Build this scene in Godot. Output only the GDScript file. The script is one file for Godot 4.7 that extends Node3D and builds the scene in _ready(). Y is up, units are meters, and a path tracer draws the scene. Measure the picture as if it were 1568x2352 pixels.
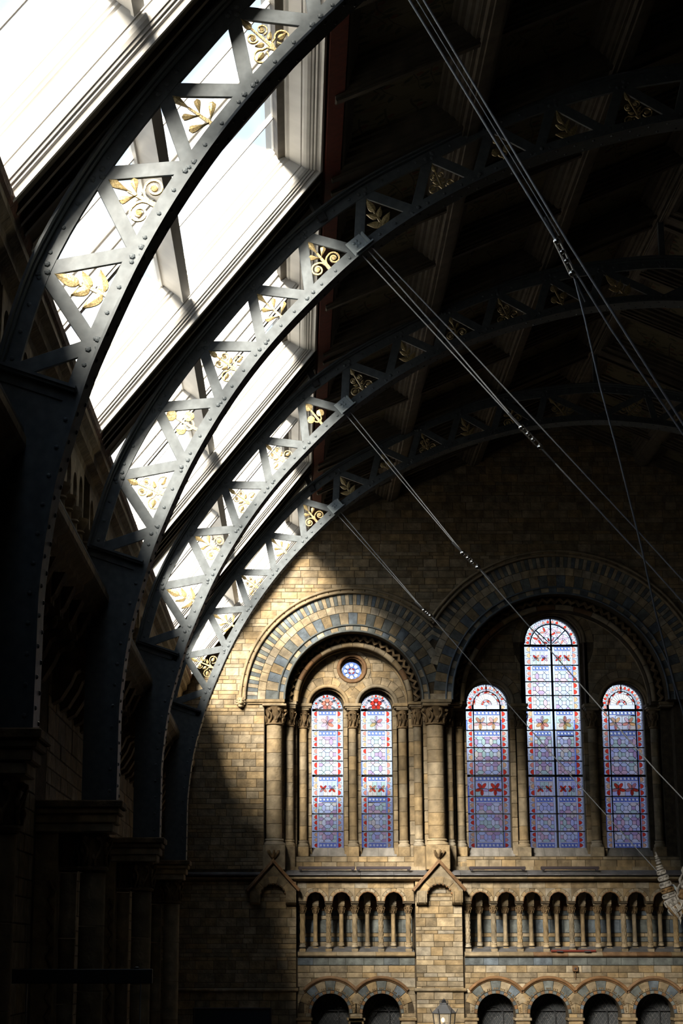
extends Node3D
# A great hall with a glazed iron roof. Metres; x right, y up, the hall runs away along -z. Depths below are distances from the camera along -z, heights are above the camera's eye (EYE).
const EYE := 8.0          # eye height over the floor
const END := 46.3         # distance of the end wall
const RIBS: Array[float] = [16.493, 24.329, 32.165, 40.0]
const MID := 7.1          # x of the hall's middle line
const ROOF_EDGE := Vector2(0.335, 10.97)     # upper edge of the skylight slope
const DOWN := Vector2(-0.618, -0.786)        # down the skylight slope
const OUT := Vector2(-0.786, 0.618)          # out of the skylight slope
const SUN_TRAVEL := Vector3(0.43, -0.65, -1.0)

var M := {}
var taken := {}
var cache := {}
var rng := RandomNumberGenerator.new()

# ---------------------------------------------------------------- mesh building
class Mb:
	var v := PackedVector3Array()
	var n := PackedVector3Array()
	var xf := Transform3D()
	func tri(a: Vector3, b: Vector3, c: Vector3) -> void:
		var p := xf * a
		var q := xf * b
		var r := xf * c
		var nn := (r - p).cross(q - p)
		if nn.length_squared() < 1e-16:
			return
		nn = nn.normalized()
		v.append(p); v.append(q); v.append(r)
		n.append(nn); n.append(nn); n.append(nn)
	func tri_n(a: Vector3, b: Vector3, c: Vector3, na: Vector3, nb: Vector3, nc: Vector3) -> void:
		v.append(xf * a); v.append(xf * b); v.append(xf * c)
		n.append((xf.basis * na).normalized()); n.append((xf.basis * nb).normalized()); n.append((xf.basis * nc).normalized())
	func quad(a: Vector3, b: Vector3, c: Vector3, d: Vector3) -> void:
		tri(a, b, c)
		tri(a, c, d)
	func poly(pts: Array, from: Vector3) -> void:      # a convex face turned away from the point «from»
		var mid := Vector3.ZERO
		for p: Vector3 in pts:
			mid += p
		mid /= pts.size()
		var nn: Vector3 = (pts[2] - pts[0]).cross(pts[1] - pts[0])
		if nn.dot(mid - from) < 0:
			pts.reverse()
		for i in range(1, pts.size() - 1):
			tri(pts[0], pts[i], pts[i + 1])
	func box(c: Vector3, s: Vector3, bev := 0.0, b := Basis()) -> void:
		var h := s * 0.5
		if bev <= 0.0:
			for a in 3:
				for sg: float in [-1.0, 1.0]:
					var u := (a + 1) % 3
					var w := (a + 2) % 3
					var pts := []
					for k: Array in [[-1, -1], [1, -1], [1, 1], [-1, 1]]:
						var p := Vector3.ZERO
						p[a] = sg * h[a]; p[u] = k[0] * h[u]; p[w] = k[1] * h[w]
						pts.append(c + b * p)
					poly(pts, c)
			return
		var f := func(sx: float, sy: float, sz: float, full: int) -> Vector3:
			var p := Vector3(sx * (h.x - (0.0 if full == 0 else bev)), sy * (h.y - (0.0 if full == 1 else bev)), sz * (h.z - (0.0 if full == 2 else bev)))
			return c + b * p
		var S := [-1.0, 1.0]
		for sg: float in S:
			poly([f.call(sg, -1, -1, 0), f.call(sg, 1, -1, 0), f.call(sg, 1, 1, 0), f.call(sg, -1, 1, 0)], c)
			poly([f.call(-1, sg, -1, 1), f.call(1, sg, -1, 1), f.call(1, sg, 1, 1), f.call(-1, sg, 1, 1)], c)
			poly([f.call(-1, -1, sg, 2), f.call(1, -1, sg, 2), f.call(1, 1, sg, 2), f.call(-1, 1, sg, 2)], c)
			for tg: float in S:
				poly([f.call(sg, tg, -1, 0), f.call(sg, tg, 1, 0), f.call(sg, tg, 1, 1), f.call(sg, tg, -1, 1)], c)
				poly([f.call(sg, -1, tg, 0), f.call(sg, 1, tg, 0), f.call(sg, 1, tg, 2), f.call(sg, -1, tg, 2)], c)
				poly([f.call(-1, sg, tg, 1), f.call(1, sg, tg, 1), f.call(1, sg, tg, 2), f.call(-1, sg, tg, 2)], c)
				for ug: float in S:
					poly([f.call(sg, tg, ug, 0), f.call(sg, tg, ug, 1), f.call(sg, tg, ug, 2)], c)
	func block(x0: float, x1: float, y0: float, y1: float, zb: float, zf: float, ch := 0.012) -> void:   # a stone that shows its chamfered front (+z)
		var a := [Vector3(x0, y0, zb), Vector3(x1, y0, zb), Vector3(x1, y1, zb), Vector3(x0, y1, zb)]
		var m := [Vector3(x0, y0, zf - ch), Vector3(x1, y0, zf - ch), Vector3(x1, y1, zf - ch), Vector3(x0, y1, zf - ch)]
		var f := [Vector3(x0 + ch, y0 + ch, zf), Vector3(x1 - ch, y0 + ch, zf), Vector3(x1 - ch, y1 - ch, zf), Vector3(x0 + ch, y1 - ch, zf)]
		var mid := Vector3((x0 + x1) / 2, (y0 + y1) / 2, (zb + zf) / 2)
		poly([f[0], f[1], f[2], f[3]], mid)
		for i in 4:
			var j := (i + 1) % 4
			poly([a[i], a[j], m[j], m[i]], mid)
			poly([m[i], m[j], f[j], f[i]], mid)
	func prism(pg: PackedVector2Array, z0: float, z1: float, back := true) -> void:      # outline in local xy, from z0 (back) to z1 (front)
		var p := pg.duplicate()
		if Geometry2D.is_polygon_clockwise(p):
			p.reverse()
		var idx := Geometry2D.triangulate_polygon(p)
		for i in range(0, idx.size(), 3):
			var a := p[idx[i]]
			var b := p[idx[i + 1]]
			var c := p[idx[i + 2]]
			if (b - a).cross(c - a) < 0.0:
				var t := b
				b = c
				c = t
			tri(Vector3(a.x, a.y, z1), Vector3(c.x, c.y, z1), Vector3(b.x, b.y, z1))
			if back:
				tri(Vector3(a.x, a.y, z0), Vector3(b.x, b.y, z0), Vector3(c.x, c.y, z0))
		for i in p.size():
			var a := p[i]
			var b := p[(i + 1) % p.size()]
			quad(Vector3(a.x, a.y, z0), Vector3(a.x, a.y, z1), Vector3(b.x, b.y, z1), Vector3(b.x, b.y, z0))
	func sector(cx: float, cy: float, r0: float, r1: float, a0: float, a1: float, z0: float, z1: float, ch := 0.0) -> void:
		var k := maxi(1, ceili((a1 - a0) / 0.09))
		for i in k:
			var t0 := lerpf(a0, a1, float(i) / k)
			var t1 := lerpf(a0, a1, float(i + 1) / k)
			var q := [Vector2(cos(t0), sin(t0)), Vector2(cos(t1), sin(t1))]
			var e: Array[Vector3] = []
			for z: float in [z0, z1 - ch]:
				for r: float in [r0, r1]:
					for d: Vector2 in q:
						e.append(Vector3(cx + d.x * r, cy + d.y * r, z))
			var g: Array[Vector3] = []
			var c0 := ch / r0 if i == 0 else 0.0
			var c1 := ch / r0 if i == k - 1 else 0.0
			for r: float in [r0 + ch, r1 - ch]:
				for t: float in [t0 + c0, t1 - c1]:
					g.append(Vector3(cx + cos(t) * r, cy + sin(t) * r, z1))
			var mid := (e[0] + e[7]) * 0.5
			poly([g[0], g[1], g[3], g[2]], mid)
			poly([e[4], e[5], g[1], g[0]], mid)
			poly([e[6], e[7], g[3], g[2]], mid)
			poly([e[0], e[1], e[5], e[4]], mid)
			poly([e[2], e[3], e[7], e[6]], mid)
			if i == 0:
				poly([e[0], e[2], e[6], e[4]], mid)
				poly([e[4], e[6], g[2], g[0]], mid)
			if i == k - 1:
				poly([e[1], e[3], e[7], e[5]], mid)
				poly([e[5], e[7], g[3], g[1]], mid)
	func lathe(pr: Array, seg: int, a0 := 0.0, a1 := TAU, flat := false) -> void:    # profile of Vector2(radius, height) about local y, from below up
		for i in pr.size() - 1:
			var p: Vector2 = pr[i]
			var q: Vector2 = pr[i + 1]
			var d := q - p
			var s := Vector2(d.y, -d.x).normalized()
			for k in seg:
				var t0 := lerpf(a0, a1, float(k) / seg)
				var t1 := lerpf(a0, a1, float(k + 1) / seg)
				var u0 := Vector3(cos(t0), 0, sin(t0))
				var u1 := Vector3(cos(t1), 0, sin(t1))
				var A := u0 * p.x + Vector3(0, p.y, 0)
				var B := u1 * p.x + Vector3(0, p.y, 0)
				var C := u1 * q.x + Vector3(0, q.y, 0)
				var E := u0 * q.x + Vector3(0, q.y, 0)
				if flat:
					quad(A, B, C, E)
					continue
				var n0 := u0 * s.x + Vector3(0, s.y, 0)
				var n1 := u1 * s.x + Vector3(0, s.y, 0)
				if p.x > 1e-6:
					tri_n(A, B, C, n0, n1, n1)
				if q.x > 1e-6:
					tri_n(A, C, E, n0, n1, n0)
	func tube(path: Array, r: float, seg := 6, taper := 1.0) -> void:
		var rings := []
		var m := path.size()
		var up := Vector3(0.31, 0.2, 0.93)
		for i in m:
			var t: Vector3 = (path[mini(i + 1, m - 1)] - path[maxi(i - 1, 0)]).normalized()
			var a := t.cross(up).normalized()
			if a.length() < 0.5:
				a = t.cross(Vector3.UP).normalized()
			var b := t.cross(a)
			var rr := r * lerpf(1.0, taper, float(i) / maxi(1, m - 1))
			var ring := []
			for k in seg:
				var w := a * cos(TAU * k / seg) + b * sin(TAU * k / seg)
				ring.append([path[i] + w * rr, w])
			rings.append(ring)
		for i in m - 1:
			for k in seg:
				var k2 := (k + 1) % seg
				var A: Array = rings[i][k]
				var B: Array = rings[i][k2]
				var C: Array = rings[i + 1][k2]
				var E: Array = rings[i + 1][k]
				tri_n(A[0], C[0], B[0], A[1], C[1], B[1])
				tri_n(A[0], E[0], C[0], A[1], E[1], C[1])
		for i: int in [0, m - 1]:
			for k in seg:
				if i == 0:
					tri(path[i], rings[i][k][0], rings[i][(k + 1) % seg][0])
				else:
					tri(path[i], rings[i][(k + 1) % seg][0], rings[i][k][0])
	func sweep(path: Array, prof: Array) -> void:      # path of Vector2 in local xy; closed profile of Vector2(offset to the left of the path, z)
		var m := path.size()
		var rows := []
		for i in m:
			var t: Vector2 = (path[mini(i + 1, m - 1)] - path[maxi(i - 1, 0)]).normalized()
			var l := Vector2(-t.y, t.x)
			var row := []
			for q: Vector2 in prof:
				var p: Vector2 = path[i] + l * q.x
				row.append(Vector3(p.x, p.y, q.y))
			rows.append(row)
		var k := prof.size()
		for i in m - 1:
			var mid := Vector3.ZERO
			for j in k:
				mid += rows[i][j] + rows[i + 1][j]
			mid /= 2.0 * k
			for j in k:
				var j2 := (j + 1) % k
				poly([rows[i][j], rows[i][j2], rows[i + 1][j2], rows[i + 1][j]], mid)
		for i: int in [0, m - 1]:
			var other: Vector3 = rows[1 if i == 0 else m - 2][0]
			poly(rows[i].duplicate(), other)
	func ball(c: Vector3, r: Vector3, seg := 8, rows := 5, b := Basis()) -> void:
		for i in rows:
			for k in seg:
				var q := []
				for ij: Array in [[i, k], [i, k + 1], [i + 1, k + 1], [i + 1, k]]:
					var th: float = PI * ij[0] / rows - PI / 2
					var ph: float = TAU * ij[1] / seg
					var d := Vector3(cos(th) * cos(ph), sin(th), cos(th) * sin(ph))
					q.append([c + b * (d * r), b * (d / r).normalized()])
				if i > 0:
					tri_n(q[0][0], q[1][0], q[2][0], q[0][1], q[1][1], q[2][1])
				if i < rows - 1:
					tri_n(q[0][0], q[2][0], q[3][0], q[0][1], q[2][1], q[3][1])
	func mesh() -> ArrayMesh:
		var a := []
		a.resize(Mesh.ARRAY_MAX)
		a[Mesh.ARRAY_VERTEX] = v
		a[Mesh.ARRAY_NORMAL] = n
		var m := ArrayMesh.new()
		if v.size():
			m.add_surface_from_arrays(Mesh.PRIMITIVE_TRIANGLES, a)
		return m

func facade() -> Mb:      # builder whose xy is the end wall's face: x, height over the eye, z towards the hall
	var b := Mb.new()
	b.xf = Transform3D(Basis(), Vector3(0, EYE, -END))
	return b

func at(x: float, y: float, depth: float) -> Vector3:
	return Vector3(x, y + EYE, -depth)

# ---------------------------------------------------------------- the scene's nodes
func numbered(called: String) -> String:
	var k: int = taken.get(called, 0)
	taken[called] = k + 1
	return called if k == 0 else "%s_%03d" % [called, k]

func tag(o: Node3D, label: String, category: String, group := "", kind := "") -> void:
	if label: o.set_meta("label", label)
	if category: o.set_meta("category", category)
	if group: o.set_meta("group", group)
	if kind: o.set_meta("kind", kind)

func thing(called: String, label: String, category: String, where := Vector3.ZERO, group := "", kind := "") -> Node3D:
	var o := Node3D.new()
	o.name = numbered(called)
	add_child(o)
	o.position = where
	tag(o, label, category, group, kind)
	return o

func put(parent: Node3D, called: String, mesh: Mesh, m: Material, where := Vector3.ZERO, label := "", kind := "") -> MeshInstance3D:
	var o := MeshInstance3D.new()
	o.name = called
	o.mesh = mesh
	o.material_override = m
	parent.add_child(o, true)
	o.position = where
	if label: o.set_meta("label", label)
	if kind: o.set_meta("kind", kind)
	return o

func part(parent: Node3D, called: String, b: Mb, m: Material, label := "", kind := "") -> MeshInstance3D:   # b is built in world coordinates
	var off := -parent.position if parent.get_parent() == self else Vector3.ZERO
	return put(parent, called, b.mesh(), m, off, label, kind)

func many(parent: Node3D, called: String, by_material: Dictionary, kind := "stuff") -> void:     # {material: Mb} joined into one part
	var mesh := ArrayMesh.new()
	var k := 0
	for m: Material in by_material:
		var b: Mb = by_material[m]
		if b.v.is_empty():
			continue
		var a := []
		a.resize(Mesh.ARRAY_MAX)
		a[Mesh.ARRAY_VERTEX] = b.v
		a[Mesh.ARRAY_NORMAL] = b.n
		mesh.add_surface_from_arrays(Mesh.PRIMITIVE_TRIANGLES, a)
		mesh.surface_set_material(k, m)
		k += 1
	if k == 0:
		return
	var o := MeshInstance3D.new()
	o.name = called
	o.mesh = mesh
	parent.add_child(o, true)
	o.position = -parent.position if parent.get_parent() == self else Vector3.ZERO
	if kind: o.set_meta("kind", kind)

func pick(list: Array) -> Variant:
	return list[rng.randi() % list.size()]

func smooth(pts: Array, per := 6) -> Array:       # Catmull-Rom through the points
	var out := []
	for i in pts.size() - 1:
		var p0: Variant = pts[maxi(i - 1, 0)]
		var p1: Variant = pts[i]
		var p2: Variant = pts[i + 1]
		var p3: Variant = pts[mini(i + 2, pts.size() - 1)]
		for k in per:
			out.append(p1.cubic_interpolate(p2, p0, p3, float(k) / per))
	out.append(pts[-1])
	return out

# ---------------------------------------------------------------- materials
func noise_tex(freq: float, lo: float, hi: float, octaves := 4, sd := 1, as_normal := false, strength := 4.0, kind := FastNoiseLite.TYPE_SIMPLEX_SMOOTH) -> NoiseTexture2D:
	var f := FastNoiseLite.new()
	f.noise_type = kind
	f.frequency = freq
	f.fractal_octaves = octaves
	f.seed = sd
	var t := NoiseTexture2D.new()
	t.width = 256
	t.height = 256
	t.seamless = true
	t.noise = f
	if as_normal:
		t.as_normal_map = true
		t.bump_strength = strength
	else:
		var g := Gradient.new()
		g.set_color(0, Color(lo, lo, lo))
		g.set_color(1, Color(hi, hi, hi))
		t.color_ramp = g
	return t

func mat(called: String, lin: Color, rough: float, tex: Texture2D = null, scale := 1.0, normal: Texture2D = null, ns := 0.5) -> StandardMaterial3D:
	var m := StandardMaterial3D.new()
	m.resource_name = called
	m.albedo_color = lin.linear_to_srgb()
	m.roughness = rough
	m.metallic_specular = 0.4
	if tex or normal:
		m.uv1_triplanar = true
		m.uv1_world_triplanar = true
		m.uv1_scale = Vector3(scale, scale, scale)
	if tex:
		m.albedo_texture = tex
	if normal:
		m.normal_enabled = true
		m.normal_texture = normal
		m.normal_scale = ns
	M[called] = m
	return m

func tones(called: String, lin: Color, k: int, spread: float, rough: float, tex: Texture2D, scale: float, normal: Texture2D, ns: float) -> void:
	var list := []
	for i in k:
		var f := 1.0 + spread * (2.0 * i / maxf(1.0, k - 1.0) - 1.0)
		var hue := 0.06 * sin(i * 2.4)
		list.append(mat("%s %d" % [called, i], Color(lin.r * f * (1.0 + hue), lin.g * f, lin.b * f * (1.0 - 2.0 * hue)), rough, tex, scale, normal, ns))
	M[called] = list

func glass(called: String, lin: Color, rough := 0.22) -> void:
	var m := StandardMaterial3D.new()
	m.resource_name = called
	var c := lin.linear_to_srgb()
	c.a = 0.0
	m.albedo_color = c
	m.roughness = rough
	m.transparency = BaseMaterial3D.TRANSPARENCY_ALPHA
	m.refraction_enabled = true
	m.refraction_scale = 0.05
	M[called] = m

func make_materials() -> void:
	var grain := noise_tex(0.02, 0.62, 1.0, 5, 3)
	var stain := noise_tex(0.012, 0.5, 1.0, 5, 8)
	var pits := noise_tex(0.08, 0.0, 1.0, 4, 5, true, 3.0)
	var soft := noise_tex(0.03, 0.0, 1.0, 3, 6, true, 2.0)
	tones("buff", Color(0.37, 0.283, 0.168), 8, 0.24, 0.75, grain, 0.55, pits, 0.4)
	tones("pale", Color(0.47, 0.385, 0.26), 5, 0.16, 0.72, grain, 0.6, pits, 0.35)
	tones("blue", Color(0.16, 0.185, 0.195), 4, 0.18, 0.7, grain, 0.6, pits, 0.35)
	tones("rust", Color(0.27, 0.15, 0.07), 3, 0.15, 0.72, grain, 0.6, pits, 0.35)
	mat("mortar", Color(0.10, 0.075, 0.045), 0.9, grain, 0.8, pits, 0.5)
	mat("carved", Color(0.27, 0.18, 0.09), 0.8, stain, 0.9, pits, 0.6)
	mat("slate ledge", Color(0.16, 0.16, 0.165), 0.6, grain, 0.5, soft, 0.3)
	mat("sill stone", Color(0.34, 0.32, 0.29), 0.7, grain, 0.6, pits, 0.3)
	M["side stone"] = M["buff"]
	M["side trim"] = M["carved"]
	mat("red edge", Color(0.20, 0.085, 0.05), 0.7, stain, 0.6, pits, 0.4)
	mat("white paint", Color(0.72, 0.70, 0.66), 0.45, noise_tex(0.015, 0.9, 1.0, 3, 11), 0.5, soft, 0.08)
	mat("iron paint", Color(0.11, 0.128, 0.14), 0.5, noise_tex(0.03, 0.8, 1.0, 4, 12), 0.8, soft, 0.15)
	mat("new plate", Color(0.33, 0.38, 0.40), 0.5, noise_tex(0.03, 0.88, 1.0, 3, 13), 0.8)
	mat("dark iron", Color(0.03, 0.032, 0.036), 0.6)
	var gold := mat("gilding", Color(0.74, 0.57, 0.27), 0.42, noise_tex(0.06, 0.5, 1.0, 5, 14), 2.2, pits, 0.4)
	gold.metallic = 0.35
	mat("ceiling timber", Color(0.12, 0.10, 0.072), 0.6, grain, 0.5, soft, 0.2)
	mat("ceiling moulding", Color(0.19, 0.16, 0.12), 0.5, grain, 0.5, soft, 0.2)
	mat("ceiling red", Color(0.16, 0.025, 0.012), 0.6, grain, 1.2, soft, 0.3)
	var pa := mat("painted panel", Color(1, 1, 1), 0.7)
	pa.albedo_texture = panel_art()
	pa.uv1_triplanar = true
	pa.uv1_scale = Vector3(0.52, 0.52, 0.52)
	mat("cable steel", Color(0.27, 0.285, 0.31), 0.5).metallic = 0.5
	mat("chrome", Color(0.75, 0.74, 0.72), 0.2).metallic = 1.0
	mat("bone", Color(0.50, 0.47, 0.42), 0.7, stain, 2.0, pits, 0.8)
	mat("bone brown", Color(0.25, 0.15, 0.06), 0.7, stain, 2.0, pits, 0.8)
	mat("batten", Color(0.045, 0.035, 0.04), 0.5)
	mat("red batten", Color(0.16, 0.03, 0.02), 0.5)
	mat("dark panel", Color(0.02, 0.03, 0.045), 0.5)
	mat("lead", Color(0.012, 0.013, 0.016), 0.6)
	mat("floor stone", Color(0.11, 0.09, 0.07), 0.5, grain, 0.3)
	mat("roofing", Color(0.02, 0.024, 0.04), 0.7)
	mat("far slate", Color(0.011, 0.016, 0.046), 0.8, grain, 0.2)
	mat("lantern iron", Color(0.025, 0.027, 0.032), 0.4)
	mat("lantern roof", Color(0.10, 0.105, 0.115), 0.35)
	var pane := mat("skylight glass", Color(0.75, 0.86, 0.95), 0.12)
	pane.albedo_color.a = 0.12
	pane.transparency = BaseMaterial3D.TRANSPARENCY_ALPHA
	var lg := mat("lantern glass", Color(0.7, 0.7, 0.66), 0.1)
	lg.albedo_color.a = 0.12
	lg.transparency = BaseMaterial3D.TRANSPARENCY_ALPHA
	var dg := mat("dark glass", Color(0.05, 0.055, 0.06), 0.12, null, 1.0)
	dg.metallic_specular = 0.6
	var bulb := mat("bulb glow", Color(1.0, 0.86, 0.6), 0.4)
	bulb.emission_enabled = true
	bulb.emission = Color(1.0, 0.88, 0.66)
	bulb.emission_energy_multiplier = 3.0
	glass("glass clear", Color(0.93, 0.96, 1.0))
	glass("glass ice", Color(0.75, 0.85, 1.0))
	glass("glass blue", Color(0.28, 0.40, 0.95))
	glass("glass mint", Color(0.66, 0.84, 0.73))
	glass("glass pink", Color(0.90, 0.62, 0.67))
	glass("glass mauve", Color(0.64, 0.46, 0.64))
	glass("glass lilac", Color(0.68, 0.72, 0.98))
	glass("glass cream", Color(0.95, 0.86, 0.72))
	glass("glass red", Color(0.85, 0.07, 0.04))
	glass("glass coral", Color(0.94, 0.36, 0.26))
	glass("glass orange", Color(0.97, 0.56, 0.28))
	glass("glass grey", Color(0.22, 0.24, 0.26))

func panel_art() -> ImageTexture:          # a painted branch with leaves and fruit on a plain dull ground
	var im := Image.create(256, 256, false, Image.FORMAT_RGB8)
	im.fill(Color(0.38, 0.35, 0.27))
	var r := RandomNumberGenerator.new()
	r.seed = 21
	var dot := func(c: Vector2, rad: float, col: Color) -> void:
		for y in range(int(c.y - rad), int(c.y + rad) + 1):
			for x in range(int(c.x - rad), int(c.x + rad) + 1):
				if Vector2(x, y).distance_to(c) <= rad:
					im.set_pixel(posmod(x, 256), posmod(y, 256), col)
	for k in 5:
		var p := Vector2(20 + 50 * k, 250)
		var a := -PI / 2 + r.randf_range(-0.4, 0.4)
		for i in 110:
			a += r.randf_range(-0.09, 0.09)
			p += Vector2(cos(a), sin(a)) * 2.2
			dot.call(p, 2.2 - i * 0.012, Color(0.10, 0.08, 0.05))
			if i % 12 == 5:
				var s := 1.0 if r.randf() < 0.5 else -1.0
				var b := a + s * 0.9
				for j in 12:
					dot.call(p + Vector2(cos(b), sin(b)) * (4 + j * 2), 1.0 + 4.5 * sin(PI * j / 11.0), Color(0.12, 0.15, 0.08))
			if i % 31 == 20:
				dot.call(p + Vector2(8, 5), 6.5, Color(0.34, 0.12, 0.07))
	return ImageTexture.create_from_image(im)

# ---------------------------------------------------------------- camera, sky, sun
func make_view() -> void:
	var cam := Camera3D.new()
	cam.name = "camera"
	var f := 4076.3
	cam.near = 0.1
	cam.far = 400.0
	cam.set_frustum(2352.0 / f * cam.near, Vector2((784.0 - 677.77) / f * cam.near, 0.0), cam.near, cam.far)
	cam.position = Vector3(0, EYE, 0)
	cam.rotation_degrees = Vector3(13.983, 0, 0)
	add_child(cam)
	cam.current = true
	var env := Environment.new()
	env.background_mode = Environment.BG_SKY
	var sky := ProceduralSkyMaterial.new()
	sky.sky_top_color = Color(0.68, 0.79, 0.92)
	sky.sky_horizon_color = Color(0.97, 0.985, 1.0)
	sky.sky_curve = 0.2
	sky.ground_bottom_color = Color(0.35, 0.35, 0.34)
	sky.ground_horizon_color = Color(0.6, 0.6, 0.6)
	env.sky = Sky.new()
	env.sky.sky_material = sky
	env.background_energy_multiplier = 2.0
	env.tonemap_mode = Environment.TONE_MAPPER_LINEAR
	env.tonemap_exposure = 1.0
	env.sdfgi_enabled = true
	env.ssao_enabled = true
	env.ssil_enabled = true
	var we := WorldEnvironment.new()
	we.name = "world_environment"
	we.environment = env
	add_child(we)
	var sun := DirectionalLight3D.new()
	sun.name = "sun"
	sun.light_energy = 11.5
	sun.light_color = Color(1.0, 0.96, 0.89)
	sun.light_angular_distance = 20.0
	sun.shadow_enabled = true
	sun.sky_mode = DirectionalLight3D.SKY_MODE_LIGHT_ONLY
	add_child(sun)
	sun.look_at_from_position(Vector3.ZERO, SUN_TRAVEL)

# ---------------------------------------------------------------- roof and ceiling
func slope(s: float, t: float, d: float) -> Vector3:     # on the glazed slope: s down from its upper edge, t the depth, d out through the roof
	return at(ROOF_EDGE.x + DOWN.x * s + OUT.x * d, ROOF_EDGE.y + DOWN.y * s + OUT.y * d, t)

func vault(side: float, s: float, t: float, d: float) -> Vector3:  # on the panelled slope: s up from the skylight edge, d outward
	var u := Vector2(MID - ROOF_EDGE.x, 13.94 - ROOF_EDGE.y).normalized()
	var o := Vector2(-u.y, u.x)
	var p := ROOF_EDGE + u * s + o * d
	return at(p.x if side < 0 else 2.0 * MID - p.x, p.y, t)

func span_box(b: Mb, f: Callable, s0: float, s1: float, t0: float, t1: float, d0: float, d1: float) -> void:
	var c := []
	for s: float in [s0, s1]:
		for t: float in [t0, t1]:
			for d: float in [d0, d1]:
				c.append(f.call(s, t, d))
	var mid: Vector3 = (c[0] + c[7]) * 0.5
	for q: Array in [[0, 1, 3, 2], [4, 5, 7, 6], [0, 1, 5, 4], [2, 3, 7, 6], [0, 2, 6, 4], [1, 3, 7, 5]]:
		b.poly([c[q[0]], c[q[1]], c[q[2]], c[q[3]]], mid)

func span_frame(b: Mb, f: Callable, s0: float, s1: float, t0: float, t1: float, prof: Array) -> void:   # a mitred moulding round a rectangle: profile of (inset, depth outward)
	for i in prof.size() - 1:
		var p: Vector2 = prof[i]
		var q: Vector2 = prof[i + 1]
		var c := func(e: Vector2) -> Array:
			return [f.call(s0 + e.x, t0 + e.x, e.y), f.call(s1 - e.x, t0 + e.x, e.y), f.call(s1 - e.x, t1 - e.x, e.y), f.call(s0 + e.x, t1 - e.x, e.y)]
		var A: Array = c.call(p)
		var B: Array = c.call(q)
		var hole: Vector3 = f.call((s0 + s1) / 2, (t0 + t1) / 2, (p.y + q.y) / 2 - 0.3)
		for k in 4:
			var k2 := (k + 1) % 4
			var mid: Vector3 = (A[k] + A[k2] + B[k] + B[k2]) * 0.25
			b.poly([A[k], A[k2], B[k2], B[k]], mid * 2.0 - hole)

const REVEAL: Array[Vector2] = [Vector2(-0.06, 0.0), Vector2(-0.05, -0.035), Vector2(-0.005, -0.035), Vector2(0.0, 0.0), Vector2(0.012, 0.022), Vector2(0.04, 0.035), Vector2(0.045, 0.06), Vector2(0.07, 0.065), Vector2(0.085, 0.09), Vector2(0.10, 0.095), Vector2(0.125, 0.13), Vector2(0.14, 0.17), Vector2(0.14, 0.20), Vector2(0.155, 0.21), Vector2(0.185, 0.38), Vector2(0.175, 0.395), Vector2(0.20, 0.42), Vector2(0.19, 0.45), Vector2(0.21, 0.47), Vector2(0.215, 0.565), Vector2(0.20, 0.58), Vector2(0.222, 0.60), Vector2(0.225, 0.68)]

func make_skylight(k: int, t0: float, t1: float, label: String) -> void:
	var s1 := 5.1
	var o := thing("window_%d" % (k + 1), label, "skylight", slope(2.5, (t0 + t1) / 2, 0.3), "skylights of the left roof slope", "structure")
	var b := Mb.new()
	span_frame(b, slope, 0.0, s1, t0, t1, REVEAL)
	part(o, "reveal_frame", b, M["white paint"])
	var g0 := t0 + 0.225
	var g1 := t1 - 0.225
	var mid_s := 2.75
	var wide := 6 if g1 - g0 > 5.5 else 4
	var step := (g1 - g0) / wide
	for i in wide:
		for h in 2:
			b = Mb.new()
			var a0 := 0.2 if h == 0 else mid_s + 0.02
			var a1 := mid_s - 0.02 if h == 0 else s1 - 0.2
			span_box(b, slope, a0, a1, g0 + step * i + 0.008, g0 + step * (i + 1) - 0.008, 0.655, 0.667)
			if k == 0 and h == 0 and i < wide - 1:      # its upper lights are boarded: the arch behind them stays out of the sun
				b = Mb.new()
				span_box(b, slope, a0, a1, g0 + step * i + 0.008, g0 + step * (i + 1) - 0.008, 0.62, 0.66)
				part(o, "closed_board", b, M["white paint"])
				continue
			part(o, "pane", b, M["skylight glass"])
	for i in range(1, wide):
		b = Mb.new()
		if i == wide / 2:
			span_box(b, slope, 0.15, s1 - 0.15, g0 + step * i - 0.055, g0 + step * i + 0.055, 0.23, 0.72)
			span_box(b, slope, 0.15, s1 - 0.15, g0 + step * i - 0.075, g0 + step * i + 0.075, 0.27, 0.33)
			span_box(b, slope, 0.15, s1 - 0.15, g0 + step * i - 0.085, g0 + step * i + 0.085, 0.44, 0.47)
			span_box(b, slope, 0.15, s1 - 0.15, g0 + step * i - 0.095, g0 + step * i + 0.095, 0.60, 0.645)
			part(o, "rafter", b, M["white paint"])
		else:
			span_box(b, slope, 0.18, s1 - 0.18, g0 + step * i - 0.02, g0 + step * i + 0.02, 0.635, 0.70)
			part(o, "glazing_bar", b, M["white paint"])
	b = Mb.new()
	span_box(b, slope, mid_s - 0.05, mid_s + 0.05, g0 - 0.02, g1 + 0.02, 0.22, 0.72)
	span_box(b, slope, mid_s - 0.08, mid_s + 0.08, g0 - 0.02, g1 + 0.02, 0.20, 0.24)
	span_box(b, slope, mid_s - 0.08, mid_s + 0.08, g0 - 0.02, g1 + 0.02, 0.58, 0.64)
	part(o, "purlin", b, M["white paint"])

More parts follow.
